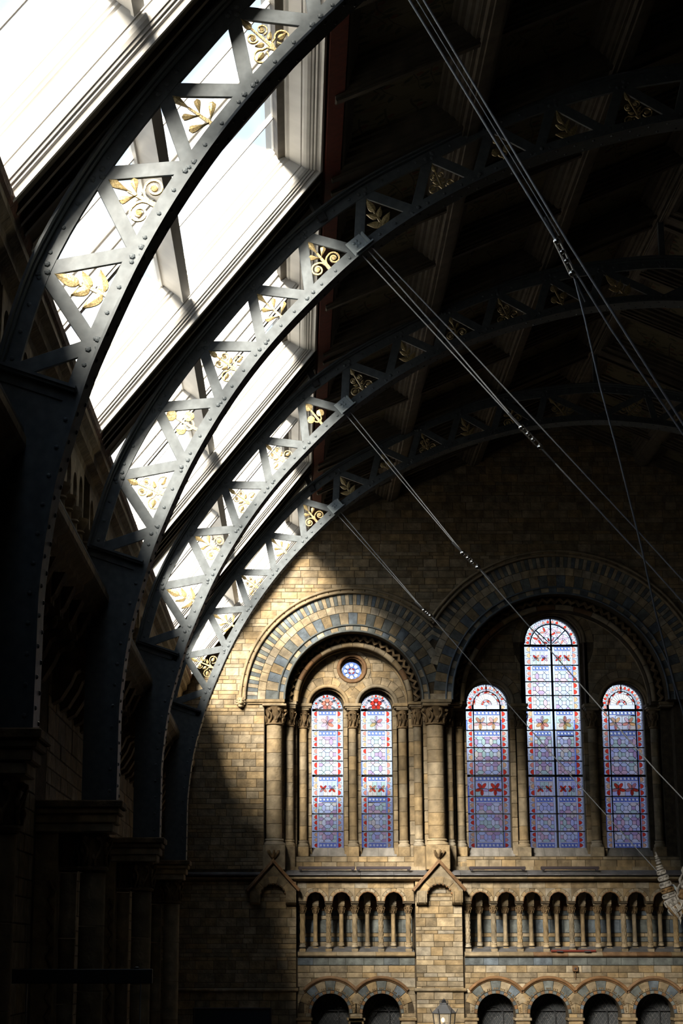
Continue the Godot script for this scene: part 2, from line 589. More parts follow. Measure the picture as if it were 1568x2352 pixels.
func make_roof() -> void:
	var far := END + 0.6
	var c := thing("ceiling", "dark coffered timber ceiling with painted panels rising to the ridge", "ceiling", at(MID, 12.5, 30), "", "structure")
	var sh := Mb.new()
	sh.xf = Transform3D(Basis(), Vector3(0, EYE, 0))
	var u := Vector2(MID - ROOF_EDGE.x, 13.94 - ROOF_EDGE.y).normalized()
	var n := Vector2(-u.y, u.x)
	var a := ROOF_EDGE + n * 0.31 - u * 0.5
	var r := Vector2(MID, 13.94) + n * 0.31 + u * 0.13
	var L: Array[Vector2] = [a, r, r + Vector2(0, 0.5), a + n * 0.45]
	var R: Array[Vector2] = []
	for p in L:
		R.append(Vector2(2.0 * MID - p.x, p.y))
	sh.prism(PackedVector2Array(L), -far, 20.0)
	sh.prism(PackedVector2Array(R), -far, 20.0)
	# the right slope down to the right wall, closed
	var e := Vector2(2.0 * MID - ROOF_EDGE.x, ROOF_EDGE.y)
	sh.prism(PackedVector2Array([e + Vector2(-0.3, 0.3), e + Vector2(3.6, -4.6), e + Vector2(4.2, -4.3), e + Vector2(0.1, 0.8)]), -far, 20.0)
	part(c, "roof_boarding", sh, M["ceiling timber"])
	# the solid strips of the glazed slope, over each rib and behind the eye
	var gaps := []
	var from := -20.0
	var edges := [8.657] + RIBS + [END]
	for k in 5:
		gaps.append([from, edges[k] + 0.65])
		from = edges[k + 1] - 0.65
	gaps.append([from + 0.2, far])
	for g: Array in gaps:
		var b := Mb.new()
		span_box(b, slope, -0.3, 6.3, g[0], g[1], 0.0, 0.72)
		part(c, "roof_strip", b, M["ceiling timber"])
		if g[1] > 15.0 and g[1] < 45.0:
			for q: float in [0.22, 0.42, 0.62]:
				b = Mb.new()
				span_box(b, slope, 0.0, 5.0, g[0] + q * (g[1] - g[0]) - 0.03, g[0] + q * (g[1] - g[0]) + 0.03, -0.05, 0.01)
				part(c, "strip_moulding", b, M["ceiling moulding"])
	var e2 := Mb.new()
	span_box(e2, slope, -0.4, 0.0, -20.0, far, 0.0, 0.85)
	span_box(e2, slope, 5.1, 6.3, -20.0, far, 0.0, 0.72)
	part(c, "roof_edge", e2, M["ceiling timber"])
	e2 = Mb.new()
	span_box(e2, func(s: float, t: float, d: float) -> Vector3: return vault(-1, s, t, d), 0.10, 0.34, 10.0, END, -0.03, 0.3)
	part(c, "red_band", e2, M["ceiling red"], "red painted band")
	# coffers: three rows up each slope, three to a bay
	var coffer: Array[Vector2] = [Vector2(0, -0.02), Vector2(0.05, 0.0), Vector2(0.06, 0.05), Vector2(0.11, 0.065), Vector2(0.13, 0.13), Vector2(0.19, 0.145), Vector2(0.20, 0.20), Vector2(0.26, 0.215), Vector2(0.265, 0.27)]
	for side: float in [-1.0, 1.0]:
		var f := func(s: float, t: float, d: float) -> Vector3: return vault(side, s, t, d)
		var z0 := RIBS[0] if side < 0 else RIBS[1]
		for row in 3:
			var b := Mb.new()
			var s0 := 2.463 * (row + 1)
			span_box(b, f, s0 - 0.15, s0 + 0.15, z0, END, -0.10, 0.3)
			span_box(b, f, s0 - 0.21, s0 + 0.21, z0, END, -0.03, 0.3)
			span_box(b, f, s0 - 0.08, s0 + 0.08, z0, END, -0.13, 0.3)
			part(c, "ridge_beam" if row == 2 else "purlin", b, M["ceiling moulding"])
		for k in 4:
			if side > 0 and k == 0:
				continue
			var t0 := RIBS[k] + 0.42
			var t1 := (RIBS[k + 1] if k < 3 else END + 0.3) - 0.42
			var w := (t1 - t0) / 3.0
			var b := Mb.new()
			span_box(b, f, 0.2, 7.35, RIBS[k] - 0.42, RIBS[k] + 0.42, -0.02, 0.3)
			span_box(b, f, 0.2, 7.35, RIBS[k] - 0.30, RIBS[k] - 0.18, -0.07, 0.3)
			span_box(b, f, 0.2, 7.35, RIBS[k] + 0.18, RIBS[k] + 0.30, -0.07, 0.3)
			part(c, "rib_beam", b, M["ceiling timber"])
			for q in range(1, 3):
				b = Mb.new()
				span_box(b, f, 0.2, 7.35, t0 + w * q - 0.12, t0 + w * q + 0.12, -0.05, 0.3)
				span_box(b, f, 0.2, 7.35, t0 + w * q - 0.05, t0 + w * q + 0.05, -0.085, 0.3)
				part(c, "cross_beam", b, M["ceiling timber"])
			for q in 3:
				for row in 3:
					b = Mb.new()
					var s0 := 0.36 if row == 0 else 2.463 * row + 0.2
					var s1 := 2.463 * (row + 1) - 0.2
					var y0 := t0 + w * q + (0.12 if q else 0.0)
					var y1 := t0 + w * (q + 1) - (0.12 if q < 2 else 0.0)
					span_frame(b, f, s0, s1, y0, y1, coffer)
					part(c, "coffer_moulding", b, M["ceiling timber"])
					b = Mb.new()
					span_box(b, f, s0 + 0.2, s1 - 0.2, y0 + 0.2, y1 - 0.2, 0.262, 0.3)
					part(c, "painted_panel", b, M["painted panel"])
	var names := ["skylight over the nearest bay at the top left corner", "large skylight between the nearest and the second iron arch", "skylight between the second and the third iron arch", "skylight between the third and the last iron arch", "farthest skylight, between the last iron arch and the end wall"]
	for k in 5:
		make_skylight(k, edges[k] + 0.65, edges[k + 1] - (0.65 if k < 4 else 0.45), names[k])

# ---------------------------------------------------------------- iron arches
const LOW: Array[Vector2] = [Vector2(-2.52, 2.0), Vector2(-2.515, 2.75), Vector2(-2.5, 3.44), Vector2(-2.385, 4.37), Vector2(-2.17, 5.22), Vector2(-1.98, 5.79), Vector2(-1.57, 6.76), Vector2(-1.06, 7.68), Vector2(-0.47, 8.52), Vector2(0.215, 9.30), Vector2(0.93, 10.0), Vector2(1.77, 10.63), Vector2(2.69, 11.16), Vector2(3.62, 11.57), Vector2(4.65, 11.89), Vector2(5.72, 12.13), Vector2(7.1, 12.24)]
const HIGH: Array[Vector2] = [Vector2(-2.80, 5.5), Vector2(-2.5, 6.58), Vector2(-1.985, 7.6), Vector2(-1.35, 8.53), Vector2(-0.65, 9.41), Vector2(0.1, 10.24), Vector2(0.98, 10.93), Vector2(1.98, 11.50), Vector2(2.92, 11.98), Vector2(3.85, 12.36), Vector2(4.88, 12.66), Vector2(5.9, 12.84), Vector2(7.1, 12.95)]
const FIRST := 5          # LOW[FIRST + k] is the foot of lattice bay k, HIGH[1 + k] its head

func mirrored(p: Vector2) -> Vector2:
	return Vector2(2.0 * MID - p.x, p.y)

func both(pts: Array) -> Array:
	var out := pts.duplicate()
	for i in range(pts.size() - 2, -1, -1):
		out.append(mirrored(pts[i]))
	return out

func dome(b: Mb, c: Vector3, nrm: Vector3, r: float) -> void:
	var u := nrm.cross(Vector3(0.3, 0.9, 0.2)).normalized()
	var w := nrm.cross(u)
	var top := c + nrm * r * 0.75
	for k in 6:
		var d0 := u * cos(TAU * k / 6) + w * sin(TAU * k / 6)
		var d1 := u * cos(TAU * (k + 1) / 6) + w * sin(TAU * (k + 1) / 6)
		var a0 := c + d0 * r
		var a1 := c + d1 * r
		var m0 := c + d0 * r * 0.72 + nrm * r * 0.52
		var m1 := c + d1 * r * 0.72 + nrm * r * 0.52
		b.poly([a0, a1, m1, m0], c)
		b.poly([m0, m1, top], c)

func rib_meshes() -> void:
	var low := smooth(both(LOW), 5)
	var high := smooth(both(HIGH), 5)
	# offsets are to the left of the path (the path runs from the left foot over the crown): up and outward
	var chord := func(path: Array, sgn: float) -> ArrayMesh:
		var b := Mb.new()
		b.sweep(path, [Vector2(sgn * 0.085, -0.2), Vector2(sgn * 0.085, 0.2), Vector2(sgn * 0.112, 0.2), Vector2(sgn * 0.112, -0.2)])
		b.sweep(path, [Vector2(-sgn * 0.085, -0.03), Vector2(-sgn * 0.085, 0.03), Vector2(sgn * 0.085, 0.03), Vector2(sgn * 0.085, -0.03)])
		b.sweep(path, [Vector2(sgn * 0.062, 0.03), Vector2(sgn * 0.062, 0.115), Vector2(sgn * 0.085, 0.115), Vector2(sgn * 0.085, 0.03)])
		b.sweep(path, [Vector2(sgn * 0.062, -0.115), Vector2(sgn * 0.062, -0.03), Vector2(sgn * 0.085, -0.03), Vector2(sgn * 0.085, -0.115)])
		return b.mesh()
	cache["low"] = chord.call(low, -1.0)
	cache["high"] = chord.call(high, 1.0)
	var rv := Mb.new()
	for which in 2:
		var path := low if which == 0 else high
		var sgn := -1.0 if which == 0 else 1.0
		var run := 0.0
		var nxt := 0.15
		for i in path.size() - 1:
			var p: Vector2 = path[i]
			var q: Vector2 = path[i + 1]
			var l := p.distance_to(q)
			var t := (q - p) / l
			var nn := Vector2(-t.y, t.x)
			while nxt < run + l:
				var c := p + t * (nxt - run)
				dome(rv, Vector3(c.x, c.y, 0.03), Vector3(0, 0, 1), 0.026)
				if which == 0:
					for z: float in [-0.11, 0.11]:
						var m := c + t * (0.06 if z > 0 else -0.06) + nn * sgn * 0.112
						dome(rv, Vector3(m.x, m.y, z), Vector3(nn.x, nn.y, 0) * sgn, 0.027)
				nxt += 0.29
			run += l
	for k in range(0, 12):
		for s in 2:
			var p := LOW[FIRST + mini(k, 11)]
			var q := HIGH[1 + mini(k, 11)]
			for j: Vector2 in [p, q]:
				for d: Vector2 in [Vector2(-0.045, -0.05), Vector2(0.045, 0.05), Vector2(0.05, -0.035)]:
					var e := j + d if s == 0 else mirrored(j + d)
					dome(rv, Vector3(e.x, e.y, 0.03), Vector3(0, 0, 1), 0.034)
	cache["rivets"] = rv.mesh()
	# solid haunch under the lattice
	for s in 2:
		var pg := PackedVector2Array()
		for p: Vector2 in smooth(LOW.slice(0, 5), 5):
			pg.append(p if s == 0 else mirrored(p))
		for p: Vector2 in [Vector2(-2.1, 5.32), Vector2(-2.9, 5.6), Vector2(-2.9, 2.0)]:
			pg.append(p if s == 0 else mirrored(p))
		var b := Mb.new()
		b.prism(pg, -0.012, 0.012)
		cache["haunch%d" % s] = b.mesh()
		b = Mb.new()
		var A := Vector2(-2.9, 5.57)
		var B := Vector2(-2.13, 5.31)
		if s == 1:
			A = mirrored(A)
			B = mirrored(B)
		var path := [A, (A + B) / 2, B] if s == 0 else [B, (A + B) / 2, A]
		b.sweep(path, [Vector2(0, -0.13), Vector2(0, 0.13), Vector2(0.03, 0.13), Vector2(0.03, -0.13)])
		b.sweep(path, [Vector2(-0.13, 0.012), Vector2(-0.13, 0.03), Vector2(0, 0.03), Vector2(0, 0.012)])
		b.sweep(path, [Vector2(-0.03, 0.03), Vector2(-0.03, 0.1), Vector2(0.0, 0.1), Vector2(0.0, 0.03)])
		cache["haunch_cap%d" % s] = b.mesh()

func bar(a: Vector2, c: Vector2, w: float, th: float) -> ArrayMesh:
	var b := Mb.new()
	var d := (c - a).normalized()
	var l := Vector2(-d.y, d.x)
	var m := (a + c) / 2
	b.box(Vector3(m.x, m.y, 0), Vector3(a.distance_to(c), w, th), 0.004, Basis(Vector3(d.x, d.y, 0), Vector3(l.x, l.y, 0), Vector3(0, 0, 1)))
	return b.mesh()

func leaf_shape(kind: String, len: float, wid: float) -> ArrayMesh:     # a flat leaf of sheet metal along +y from the origin, with a raised midrib
	var key := "leaf %s %.3f %.3f" % [kind, len, wid]
	if cache.has(key):
		return cache[key]
	var b := Mb.new()
	var left := []
	var right := []
	var N := 9
	for i in N + 1:
		var t := float(i) / N
		var h := 0.0
		if kind == "pointed":
			h = pow(sin(PI * pow(t, 0.72)), 0.9) * (1.0 - 0.25 * t)
		elif kind == "pod":
			h = pow(t, 1.5) * pow(maxf(0.0, 1.0 - pow(t, 6.0)), 0.5) * 1.15
		else:
			h = sqrt(maxf(0.0, 1.0 - pow(2.0 * t - 1.0, 2.0)))
		h = maxf(h, 0.05)
		left.append(Vector2(-h * wid / 2, t * len))
		right.append(Vector2(h * wid / 2, t * len))
	for i in N:
		var th := 0.012
		var l0 := Vector3(left[i].x, left[i].y, th)
		var l1 := Vector3(left[i + 1].x, left[i + 1].y, th)
		var r0 := Vector3(right[i].x, right[i].y, th)
		var r1 := Vector3(right[i + 1].x, right[i + 1].y, th)
		var m0 := Vector3(0, left[i].y, th + 0.012)
		var m1 := Vector3(0, left[i + 1].y, th + 0.012)
		var dz := Vector3(0, 0, -2 * th)
		var c := Vector3(0, (left[i].y + left[i + 1].y) / 2, 0)
		b.poly([l0, m0, m1, l1], c)
		b.poly([m0, r0, r1, m1], c)
		b.poly([l0 + dz, r0 + dz, r1 + dz, l1 + dz], c)
		b.poly([l0, l1, l1 + dz, l0 + dz], c)
		b.poly([r0, r1, r1 + dz, r0 + dz], c)
	cache[key] = b.mesh()
	return cache[key]

func flat_strip(pts: Array, w0: float, w1: float) -> ArrayMesh:       # a stem or a scroll of flat bar
	var b := Mb.new()
	for i in pts.size() - 1:
		var p: Vector2 = pts[i]
		var q: Vector2 = pts[i + 1]
		var d := (q - p).normalized()
		var l := Vector2(-d.y, d.x)
		var a0 := lerpf(w0, w1, float(i) / (pts.size() - 1)) / 2
		var a1 := lerpf(w0, w1, float(i + 1) / (pts.size() - 1)) / 2
		var e := d * 0.003
		var c := (p + q) / 2
		var f := func(u: Vector2, z: float) -> Vector3: return Vector3(u.x, u.y, z)
		var P := [p - l * a0 - e, p + l * a0 - e, q + l * a1 + e, q - l * a1 + e]
		var mid := Vector3(c.x, c.y, 0)
		b.poly([f.call(P[0], 0.016), f.call(P[1], 0.016), f.call(P[2], 0.016), f.call(P[3], 0.016)], mid)
		b.poly([f.call(P[0], -0.016), f.call(P[1], -0.016), f.call(P[2], -0.016), f.call(P[3], -0.016)], mid)
		for k in 4:
			b.poly([f.call(P[k], -0.016), f.call(P[(k + 1) % 4], -0.016), f.call(P[(k + 1) % 4], 0.016), f.call(P[k], 0.016)], mid)
	return b.mesh()

func spiral(c: Vector2, r: float, turns: float, start: float, sgn: float) -> Array:
	var out := []
	var n := int(turns * 18)
	for i in n + 1:
		var t := float(i) / n
		var a := start + sgn * t * turns * TAU
		out.append(c + Vector2(cos(a), sin(a)) * r * (1.0 - 0.8 * t))
	return out

# Each gilded ornament stands on the lower chord at its origin and reaches 1 along +y; its parts are [name, mesh, transform].
func ornament_parts(kind: String) -> Array:
	if cache.has("orn " + kind):
		return cache["orn " + kind]
	var P := []
	var leaf := func(called: String, mesh: Mesh, p: Vector2, ang: float) -> void:
		P.append([called, mesh, Transform3D(Basis(Vector3(0, 0, 1), ang), Vector3(p.x, p.y, 0.002))])
	match kind:
		"leaves", "pods":
			var s := "pointed" if kind == "leaves" else "pod"
			P.append(["stem", flat_strip([Vector2(0, -0.02), Vector2(0.0, 0.3), Vector2(0, 0.62)], 0.085, 0.035), Transform3D()])
			leaf.call("leaf", leaf_shape(s, 0.47, 0.23), Vector2(0, 0.54), 0.0)
			for q: float in [-1.0, 1.0]:
				leaf.call("leaf", leaf_shape(s, 0.42, 0.215), Vector2(0.02 * -q, 0.10), q * 1.02)
				leaf.call("leaf", leaf_shape(s, 0.34, 0.185), Vector2(0.01 * -q, 0.34), q * 0.72)
		"scrolls":
			P.append(["stem", flat_strip([Vector2(0, -0.02), Vector2(0, 0.25), Vector2(0, 0.6)], 0.10, 0.05), Transform3D()])
			leaf.call("leaf", leaf_shape("pod", 0.47, 0.23), Vector2(0, 0.52), 0.0)
			for q: float in [-1.0, 1.0]:
				leaf.call("leaf", leaf_shape("pod", 0.33, 0.20), Vector2(0, 0.42), q * 0.85)
				var sp := [Vector2(0, 0.1), Vector2(q * 0.05, 0.28), Vector2(q * 0.14, 0.36)]
				sp = smooth(sp, 4)
				sp.append_array(spiral(Vector2(q * 0.27, 0.22), 0.175, 1.6, PI / 2 + q * 0.55, -q))
				P.append(["scroll", flat_strip(sp, 0.042, 0.035), Transform3D()])
				leaf.call("boss", leaf_shape("round", 0.12, 0.12), Vector2(q * 0.27, 0.16), 0.0)
		"vine":
			P.append(["stem", flat_strip([Vector2(0, -0.02), Vector2(0.01, 0.35), Vector2(0, 0.78)], 0.075, 0.03), Transform3D()])
			leaf.call("leaf", leaf_shape("pointed", 0.30, 0.16), Vector2(0, 0.72), 0.0)
			for q: float in [-1.0, 1.0]:
				var hoop := [Vector2(q * 0.02, 0.10), Vector2(q * 0.07, 0.22)]
				for i in 17:
					var a := PI / 2 + q * (0.95 - 5.6 * i / 16.0)
					hoop.append(Vector2(q * 0.285, 0.165) + Vector2(cos(a), sin(a)) * 0.14)
				P.append(["tendril", flat_strip(hoop, 0.03, 0.024), Transform3D()])
				P.append(["curl", flat_strip(spiral(Vector2(q * 0.13, 0.56), 0.115, 1.5, -PI / 2 - q * 0.4, q), 0.024, 0.022), Transform3D()])
				leaf.call("boss", leaf_shape("round", 0.09, 0.09), Vector2(q * 0.13, 0.515), 0.0)
				leaf.call("leaf", leaf_shape("pointed", 0.22, 0.12), Vector2(q * 0.20, 0.19), q * -1.75)
				leaf.call("leaf", leaf_shape("pointed", 0.19, 0.11), Vector2(q * 0.06, 0.30), q * -1.0)
		"discs":
			P.append(["stem", flat_strip([Vector2(0, -0.02), Vector2(0, 0.4), Vector2(0, 0.72)], 0.085, 0.045), Transform3D()])
			leaf.call("disc", leaf_shape("round", 0.27, 0.28), Vector2(0, 0.66), 0.0)
			for q: float in [-1.0, 1.0]:
				P.append(["stem", flat_strip(smooth([Vector2(0, 0.16), Vector2(q * 0.10, 0.22), Vector2(q * 0.15, 0.32)], 4), 0.05, 0.04), Transform3D()])
				leaf.call("disc", leaf_shape("round", 0.26, 0.26), Vector2(q * 0.14, 0.28), -q * 0.45)
	cache["orn " + kind] = P
	return P

func make_rib(k: int, kinds: Array, label: String) -> void:
	var z := RIBS[k]
	var o := thing("roof_arch", label, "iron arch", at(-2.5, 2.0, z), "riveted iron roof arches")
	var here := Vector3(2.5, -2.0, 0)      # meshes are drawn about the rib's plane with heights over the eye
	put(o, "lower_chord", cache["low"], M["iron paint"], here)
	put(o, "upper_chord", cache["high"], M["iron paint"], here)
	put(o, "rivets", cache["rivets"], M["iron paint"], here, "", "stuff")
	for s in 2:
		put(o, "haunch_plate", cache["haunch%d" % s], M["iron paint"], here)
		put(o, "haunch_flange", cache["haunch_cap%d" % s], M["iron paint"], here)
		for i in 12:
			var L: Vector2 = LOW[FIRST + mini(i, 11)]
			var H: Vector2 = HIGH[mini(i, 12)]
			var H2: Vector2 = HIGH[mini(i + 1, 12)]
			for e: Vector2 in [H, H2]:
				if i == 11 and e == H2:
					continue
				var key := "bar %d %d %s" % [i, s, e]
				if not cache.has(key):
					cache[key] = bar(L if s == 0 else mirrored(L), e if s == 0 else mirrored(e), 0.15, 0.045)
				put(o, "lattice_bar", cache[key], M["iron paint"], here)
		for i in 11:
			var A: Vector2 = LOW[FIRST + i]
			var B: Vector2 = LOW[FIRST + i + 1]
			var top: Vector2 = HIGH[1 + i]
			var d := (B - A).normalized()
			var l := Vector2(-d.y, d.x)
			var base := (A + B) / 2 + l * 0.07
			var reach := (top - base).length() - 0.13
			if s == 1:
				base = mirrored(base)
				top = mirrored(top)
			var y := (top - base).normalized()
			var orn := Node3D.new()
			orn.name = "gilded_ornament"
			o.add_child(orn, true)
			orn.transform = Transform3D(Basis(Vector3(y.y, -y.x, 0) * reach, Vector3(y.x, y.y, 0) * reach, Vector3(0, 0, 1)), here + Vector3(base.x, base.y, 0))
			for q: Array in ornament_parts(kinds[i]):
				var m := put(orn, q[0], q[1], M["gilding"])
				m.transform = q[2]
		# bolted plate that takes the cables
		var g: Vector2 = LOW[FIRST + 5] + Vector2(-0.02, 0.07)
		var dd := (LOW[FIRST + 6] - LOW[FIRST + 4]).normalized()
		var b := Mb.new()
		var gx := g if s == 0 else mirrored(g)
		if s == 1: dd.y = -dd.y
		var bs := Basis(Vector3(dd.x, dd.y, 0), Vector3(-dd.y, dd.x, 0), Vector3(0, 0, 1))
		b.box(Vector3(gx.x, gx.y, 0.055), Vector3(0.27, 0.24, 0.03), 0.004, bs)
		b.box(Vector3(gx.x, gx.y, 0.14) + bs * Vector3(0.02, -0.135, 0), Vector3(0.32, 0.025, 0.24), 0.004, bs)
		b.box(Vector3(gx.x, gx.y, 0.10) + bs * Vector3(0.15, -0.02, 0), Vector3(0.03, 0.22, 0.14), 0.004, bs)
		var plate := put(o, "bolted_plate", b.mesh(), M["new plate"], here, "paler bolted plate")
		b = Mb.new()
		for q: Vector2 in [Vector2(-0.03, 0.05), Vector2(0.03, 0.06), Vector2(-0.02, -0.005), Vector2(0.04, 0.0)]:
			dome(b, Vector3(gx.x, gx.y, 0.07) + bs * Vector3(q.x, q.y, 0), Vector3(0, 0, 1), 0.026)
		put(plate, "bolt", b.mesh(), M["new plate"])
		# strut from the upper chord to the ceiling beam
		var st := bar(Vector2(0.42, 10.45) if s == 0 else mirrored(Vector2(0.42, 10.45)), Vector2(0.2, 10.9) if s == 0 else mirrored(Vector2(0.2, 10.9)), 0.12, 0.2)
		put(o, "strut", st, M["dark iron"], here)
	put(o, "king_post", bar(Vector2(MID, 12.9), Vector2(MID, 14.0), 0.11, 0.11), M["iron paint"], here)

# ---------------------------------------------------------------- the end wall
const LC := Vector2(1.53, 6.47)      # centre of the left great arch
const RC := Vector2(6.95, 6.47)      # centre of the right great arch
const SEAM := 3.64                   # x where the two arches meet

func arc_pts(c: Vector2, r: float, a0: float, a1: float, n: int) -> PackedVector2Array:
	var out := PackedVector2Array()
	for i in n + 1:
		var a := lerpf(a0, a1, float(i) / n)
		out.append(c + Vector2(cos(a), sin(a)) * r)
	return out

func plate(b: Mb, x0: float, x1: float, y0: float, y1: float, holes: Array, z0: float, z1: float, eye := Vector3.ZERO) -> void:   # a slab with arched openings that reach its foot: [centre x, half width, spring]; eye: a round hole (x, y, radius)
	var pg := PackedVector2Array([Vector2(x0, y0), Vector2(x0, y1), Vector2(x1, y1), Vector2(x1, y0)])
	var h := holes.duplicate()
	h.sort_custom(func(a: Array, c: Array) -> bool: return a[0] > c[0])
	for q: Array in h:
		pg.append(Vector2(q[0] + q[1], y0))
		pg.append_array(arc_pts(Vector2(q[0], q[2]), q[1], 0, PI, 20))
		pg.append(Vector2(q[0] - q[1], y0))
	if eye.z <= 0.0:
		b.prism(pg, z0, z1)
		return
	var round := arc_pts(Vector2(eye.x, eye.y), eye.z, 0, TAU * 31 / 32, 31)
	for s: float in [-1.0, 1.0]:
		var half := PackedVector2Array([Vector2(eye.x, -50), Vector2(eye.x + s * 60, -50), Vector2(eye.x + s * 60, 50), Vector2(eye.x, 50)])
		for piece in Geometry2D.intersect_polygons(pg, half):
			for rest in Geometry2D.clip_polygons(piece, round):
				b.prism(rest, z0, z1)

func disc(c: Vector2, r: float) -> PackedVector2Array:
	return arc_pts(c, r, 0, TAU * 47 / 48, 47)

func tombstone(c: Vector2, r: float, foot: float) -> PackedVector2Array:
	var p := arc_pts(c, r, 0, PI, 24)
	p.append(Vector2(c.x - r, foot))
	p.append(Vector2(c.x + r, foot))
	return p

func ashlar(parent: Node3D, x0: float, x1: float, y0: float, y1: float, zf: float, list: Array, singles: int, cuts := [], inside := PackedVector2Array(), make: Variant = null, big := 1.0, called := "stone_block") -> void:
	# coursed stones over a rectangle, trimmed against the outlines in «cuts» and to the outline «inside»
	var found := []
	var y := y0
	var g := 0.004 * big
	while y < y1 - 0.02:
		var h: float = pick([0.09, 0.10, 0.13, 0.19, 0.22]) * big
		if y + h > y1 - 0.08:
			h = y1 - y
		var x := x0 - rng.randf() * 0.3 * big
		while x < x1:
			var w := rng.randf_range(0.2, 0.55) * big
			if h > 0.18 * big:
				w = rng.randf_range(0.26, 0.52) * big
			var a := maxf(x, x0)
			var c := minf(x + w, x1)
			if x1 - c < 0.1 * big:
				c = x1
			if c - a > 0.05:
				var whole := PackedVector2Array([Vector2(a + g, y + g), Vector2(c - g, y + g), Vector2(c - g, y + h - g), Vector2(a + g, y + h - g)])
				var polys := [whole]
				for cut: PackedVector2Array in cuts:
					var nx := []
					for p: PackedVector2Array in polys:
						nx.append_array(Geometry2D.clip_polygons(p, cut))
					polys = nx
				if inside.size():
					var nx := []
					for p: PackedVector2Array in polys:
						nx.append_array(Geometry2D.intersect_polygons(p, inside))
					polys = nx
				for p: PackedVector2Array in polys:
					var area := 0.0
					for i in p.size():
						area += p[i].cross(p[(i + 1) % p.size()]) / 2
					area = absf(area)
					if area > 0.002:
						found.append([area, p, absf(area - (c - a - 2 * g) * (h - 2 * g)) < 0.0005, [a + g, c - g, y + g, y + h - g]])
			x = c if c >= x1 else x + w
		y += h
	found.sort_custom(func(p: Array, q: Array) -> bool: return p[0] > q[0])
	var rest := {}
	for i in found.size():
		var f: Array = found[i]
		var m: Material = pick(list)
		var front := zf + rng.randf_range(-0.006, 0.007)
		var b: Mb
		if i < singles:
			b = make.call() if make != null else facade()
		else:
			if not rest.has(m):
				rest[m] = make.call() if make != null else facade()
			b = rest[m]
		if f[2]:
			b.block(f[3][0], f[3][1], f[3][2], f[3][3], zf - 0.06, front, 0.008)
		else:
			b.prism(f[1], zf - 0.06, front, false)
		if i < singles:
			part(parent, called, b, m)
	many(parent, called + "s", rest)

func ring(parent: Node3D, c: Vector2, r0: float, r1: float, a0: float, a1: float, n: int, zb: float, zf: float, mats: Array, called: String, gap := 0.007, keep: Variant = null, ch := 0.006) -> void:
	var rm := (r0 + r1) / 2
	for i in n:
		var t0 := lerpf(a0, a1, float(i) / n)
		var t1 := lerpf(a0, a1, float(i + 1) / n)
		var mid := c + Vector2(cos((t0 + t1) / 2), sin((t0 + t1) / 2)) * rm
		if keep != null and not keep.call(mid):
			continue
		var b := facade()
		b.sector(c.x, c.y, r0 + gap / 2, r1 - gap / 2, t0 + gap / 2 / rm, t1 - gap / 2 / rm, zb, zf + rng.randf_range(-0.003, 0.003), ch)
		part(parent, called, b, pick(mats[i % mats.size()]))

func arc_roll(b: Mb, c: Vector2, r: float, a0: float, a1: float, z: float, rad: float, seg := 6) -> void:
	var n := maxi(4, int(absf(a1 - a0) * r / 0.12))
	var path := []
	for i in n + 1:
		var a := lerpf(a0, a1, float(i) / n)
		path.append(Vector3(c.x + cos(a) * r, c.y + sin(a) * r, z))
	b.tube(path, rad, seg)

func great_arch(label: String, c: Vector2, k: float, counts: Array, keep: Variant) -> Node3D:
	# k is the radius at which the face of the wall ends; the rings lie outside it
	var o := thing("stone_arch", label, "stone arch", at(c.x, c.y, END), "", "structure")
	var R := [k + 0.01, k + 0.20, k + 0.52, k + 0.73, k + 1.02, k + 1.22]
	ring(o, c, R[0], R[1], 0, PI, counts[0], -0.02, 0.012, [M["blue"], M["pale"]], "inner_voussoir", 0.007, keep)
	ring(o, c, R[1], R[2], 0, PI, counts[1], -0.02, 0.012, [M["blue"], M["buff"]], "voussoir", 0.008, keep)
	ring(o, c, R[2], R[3], 0, PI, counts[2], -0.02, 0.014, [M["pale"]], "plain_voussoir", 0.008, keep)
	ring(o, c, R[3], R[4], 0, PI, counts[3], -0.02, 0.012, [M["pale"], M["blue"]], "striped_voussoir", 0.007, keep)
	ring(o, c, R[4], R[5], 0, PI, counts[4], -0.02, 0.05, [M["buff"]], "hood_stone", 0.006, keep, 0.015)
	for q: Array in [[k + 0.025, 0.03, 0.03], [k + 0.19, 0.03, 0.025], [k + 1.06, 0.06, 0.035], [k + 1.17, 0.06, 0.035]]:
		var b := facade()
		var reach := absf(SEAM - c.x)
		var cut := acos(reach / q[0]) if q[0] > reach else 0.0
		arc_roll(b, c, q[0], cut if c.x < SEAM else 0.0, PI if c.x < SEAM else PI - cut, q[1], q[2])
		part(o, "roll_moulding", b, pick(M["blue"]) if q[0] < k + 0.5 else pick(M["buff"]))
	# zigzag in the recessed order
	var n: int = counts[5]
	for i in n:
		var b := facade()
		var a0 := PI * i / n
		var a1 := PI * (i + 1) / n
		var am := (a0 + a1) / 2
		var p := func(a: float, r: float) -> Vector2: return c + Vector2(cos(a), sin(a)) * r
		var o0 := k - 0.20
		var o1 := k - 0.02
		b.prism(PackedVector2Array([p.call(a0, o0), p.call(a0, o0 + 0.075), p.call(am, o1), p.call(a1, o0 + 0.075), p.call(a1, o0), p.call(am, o1 - 0.085)]), -0.5, -0.33)
		part(o, "chevron", b, M["carved"])
	var steps := 16
	for i in steps:
		var b := facade()
		arc_roll(b, c, k - 0.27, PI * i / steps + 0.003, PI * (i + 1) / steps - 0.003, -0.44, 0.075, 8)
		part(o, "roll_stone", b, pick(M["rust"] + M["buff"]))
	var bb := facade()
	arc_roll(bb, c, k - 0.345, 0, PI, -0.78, 0.04, 8)
	part(o, "roll_moulding", bb, pick(M["buff"]))
	return o

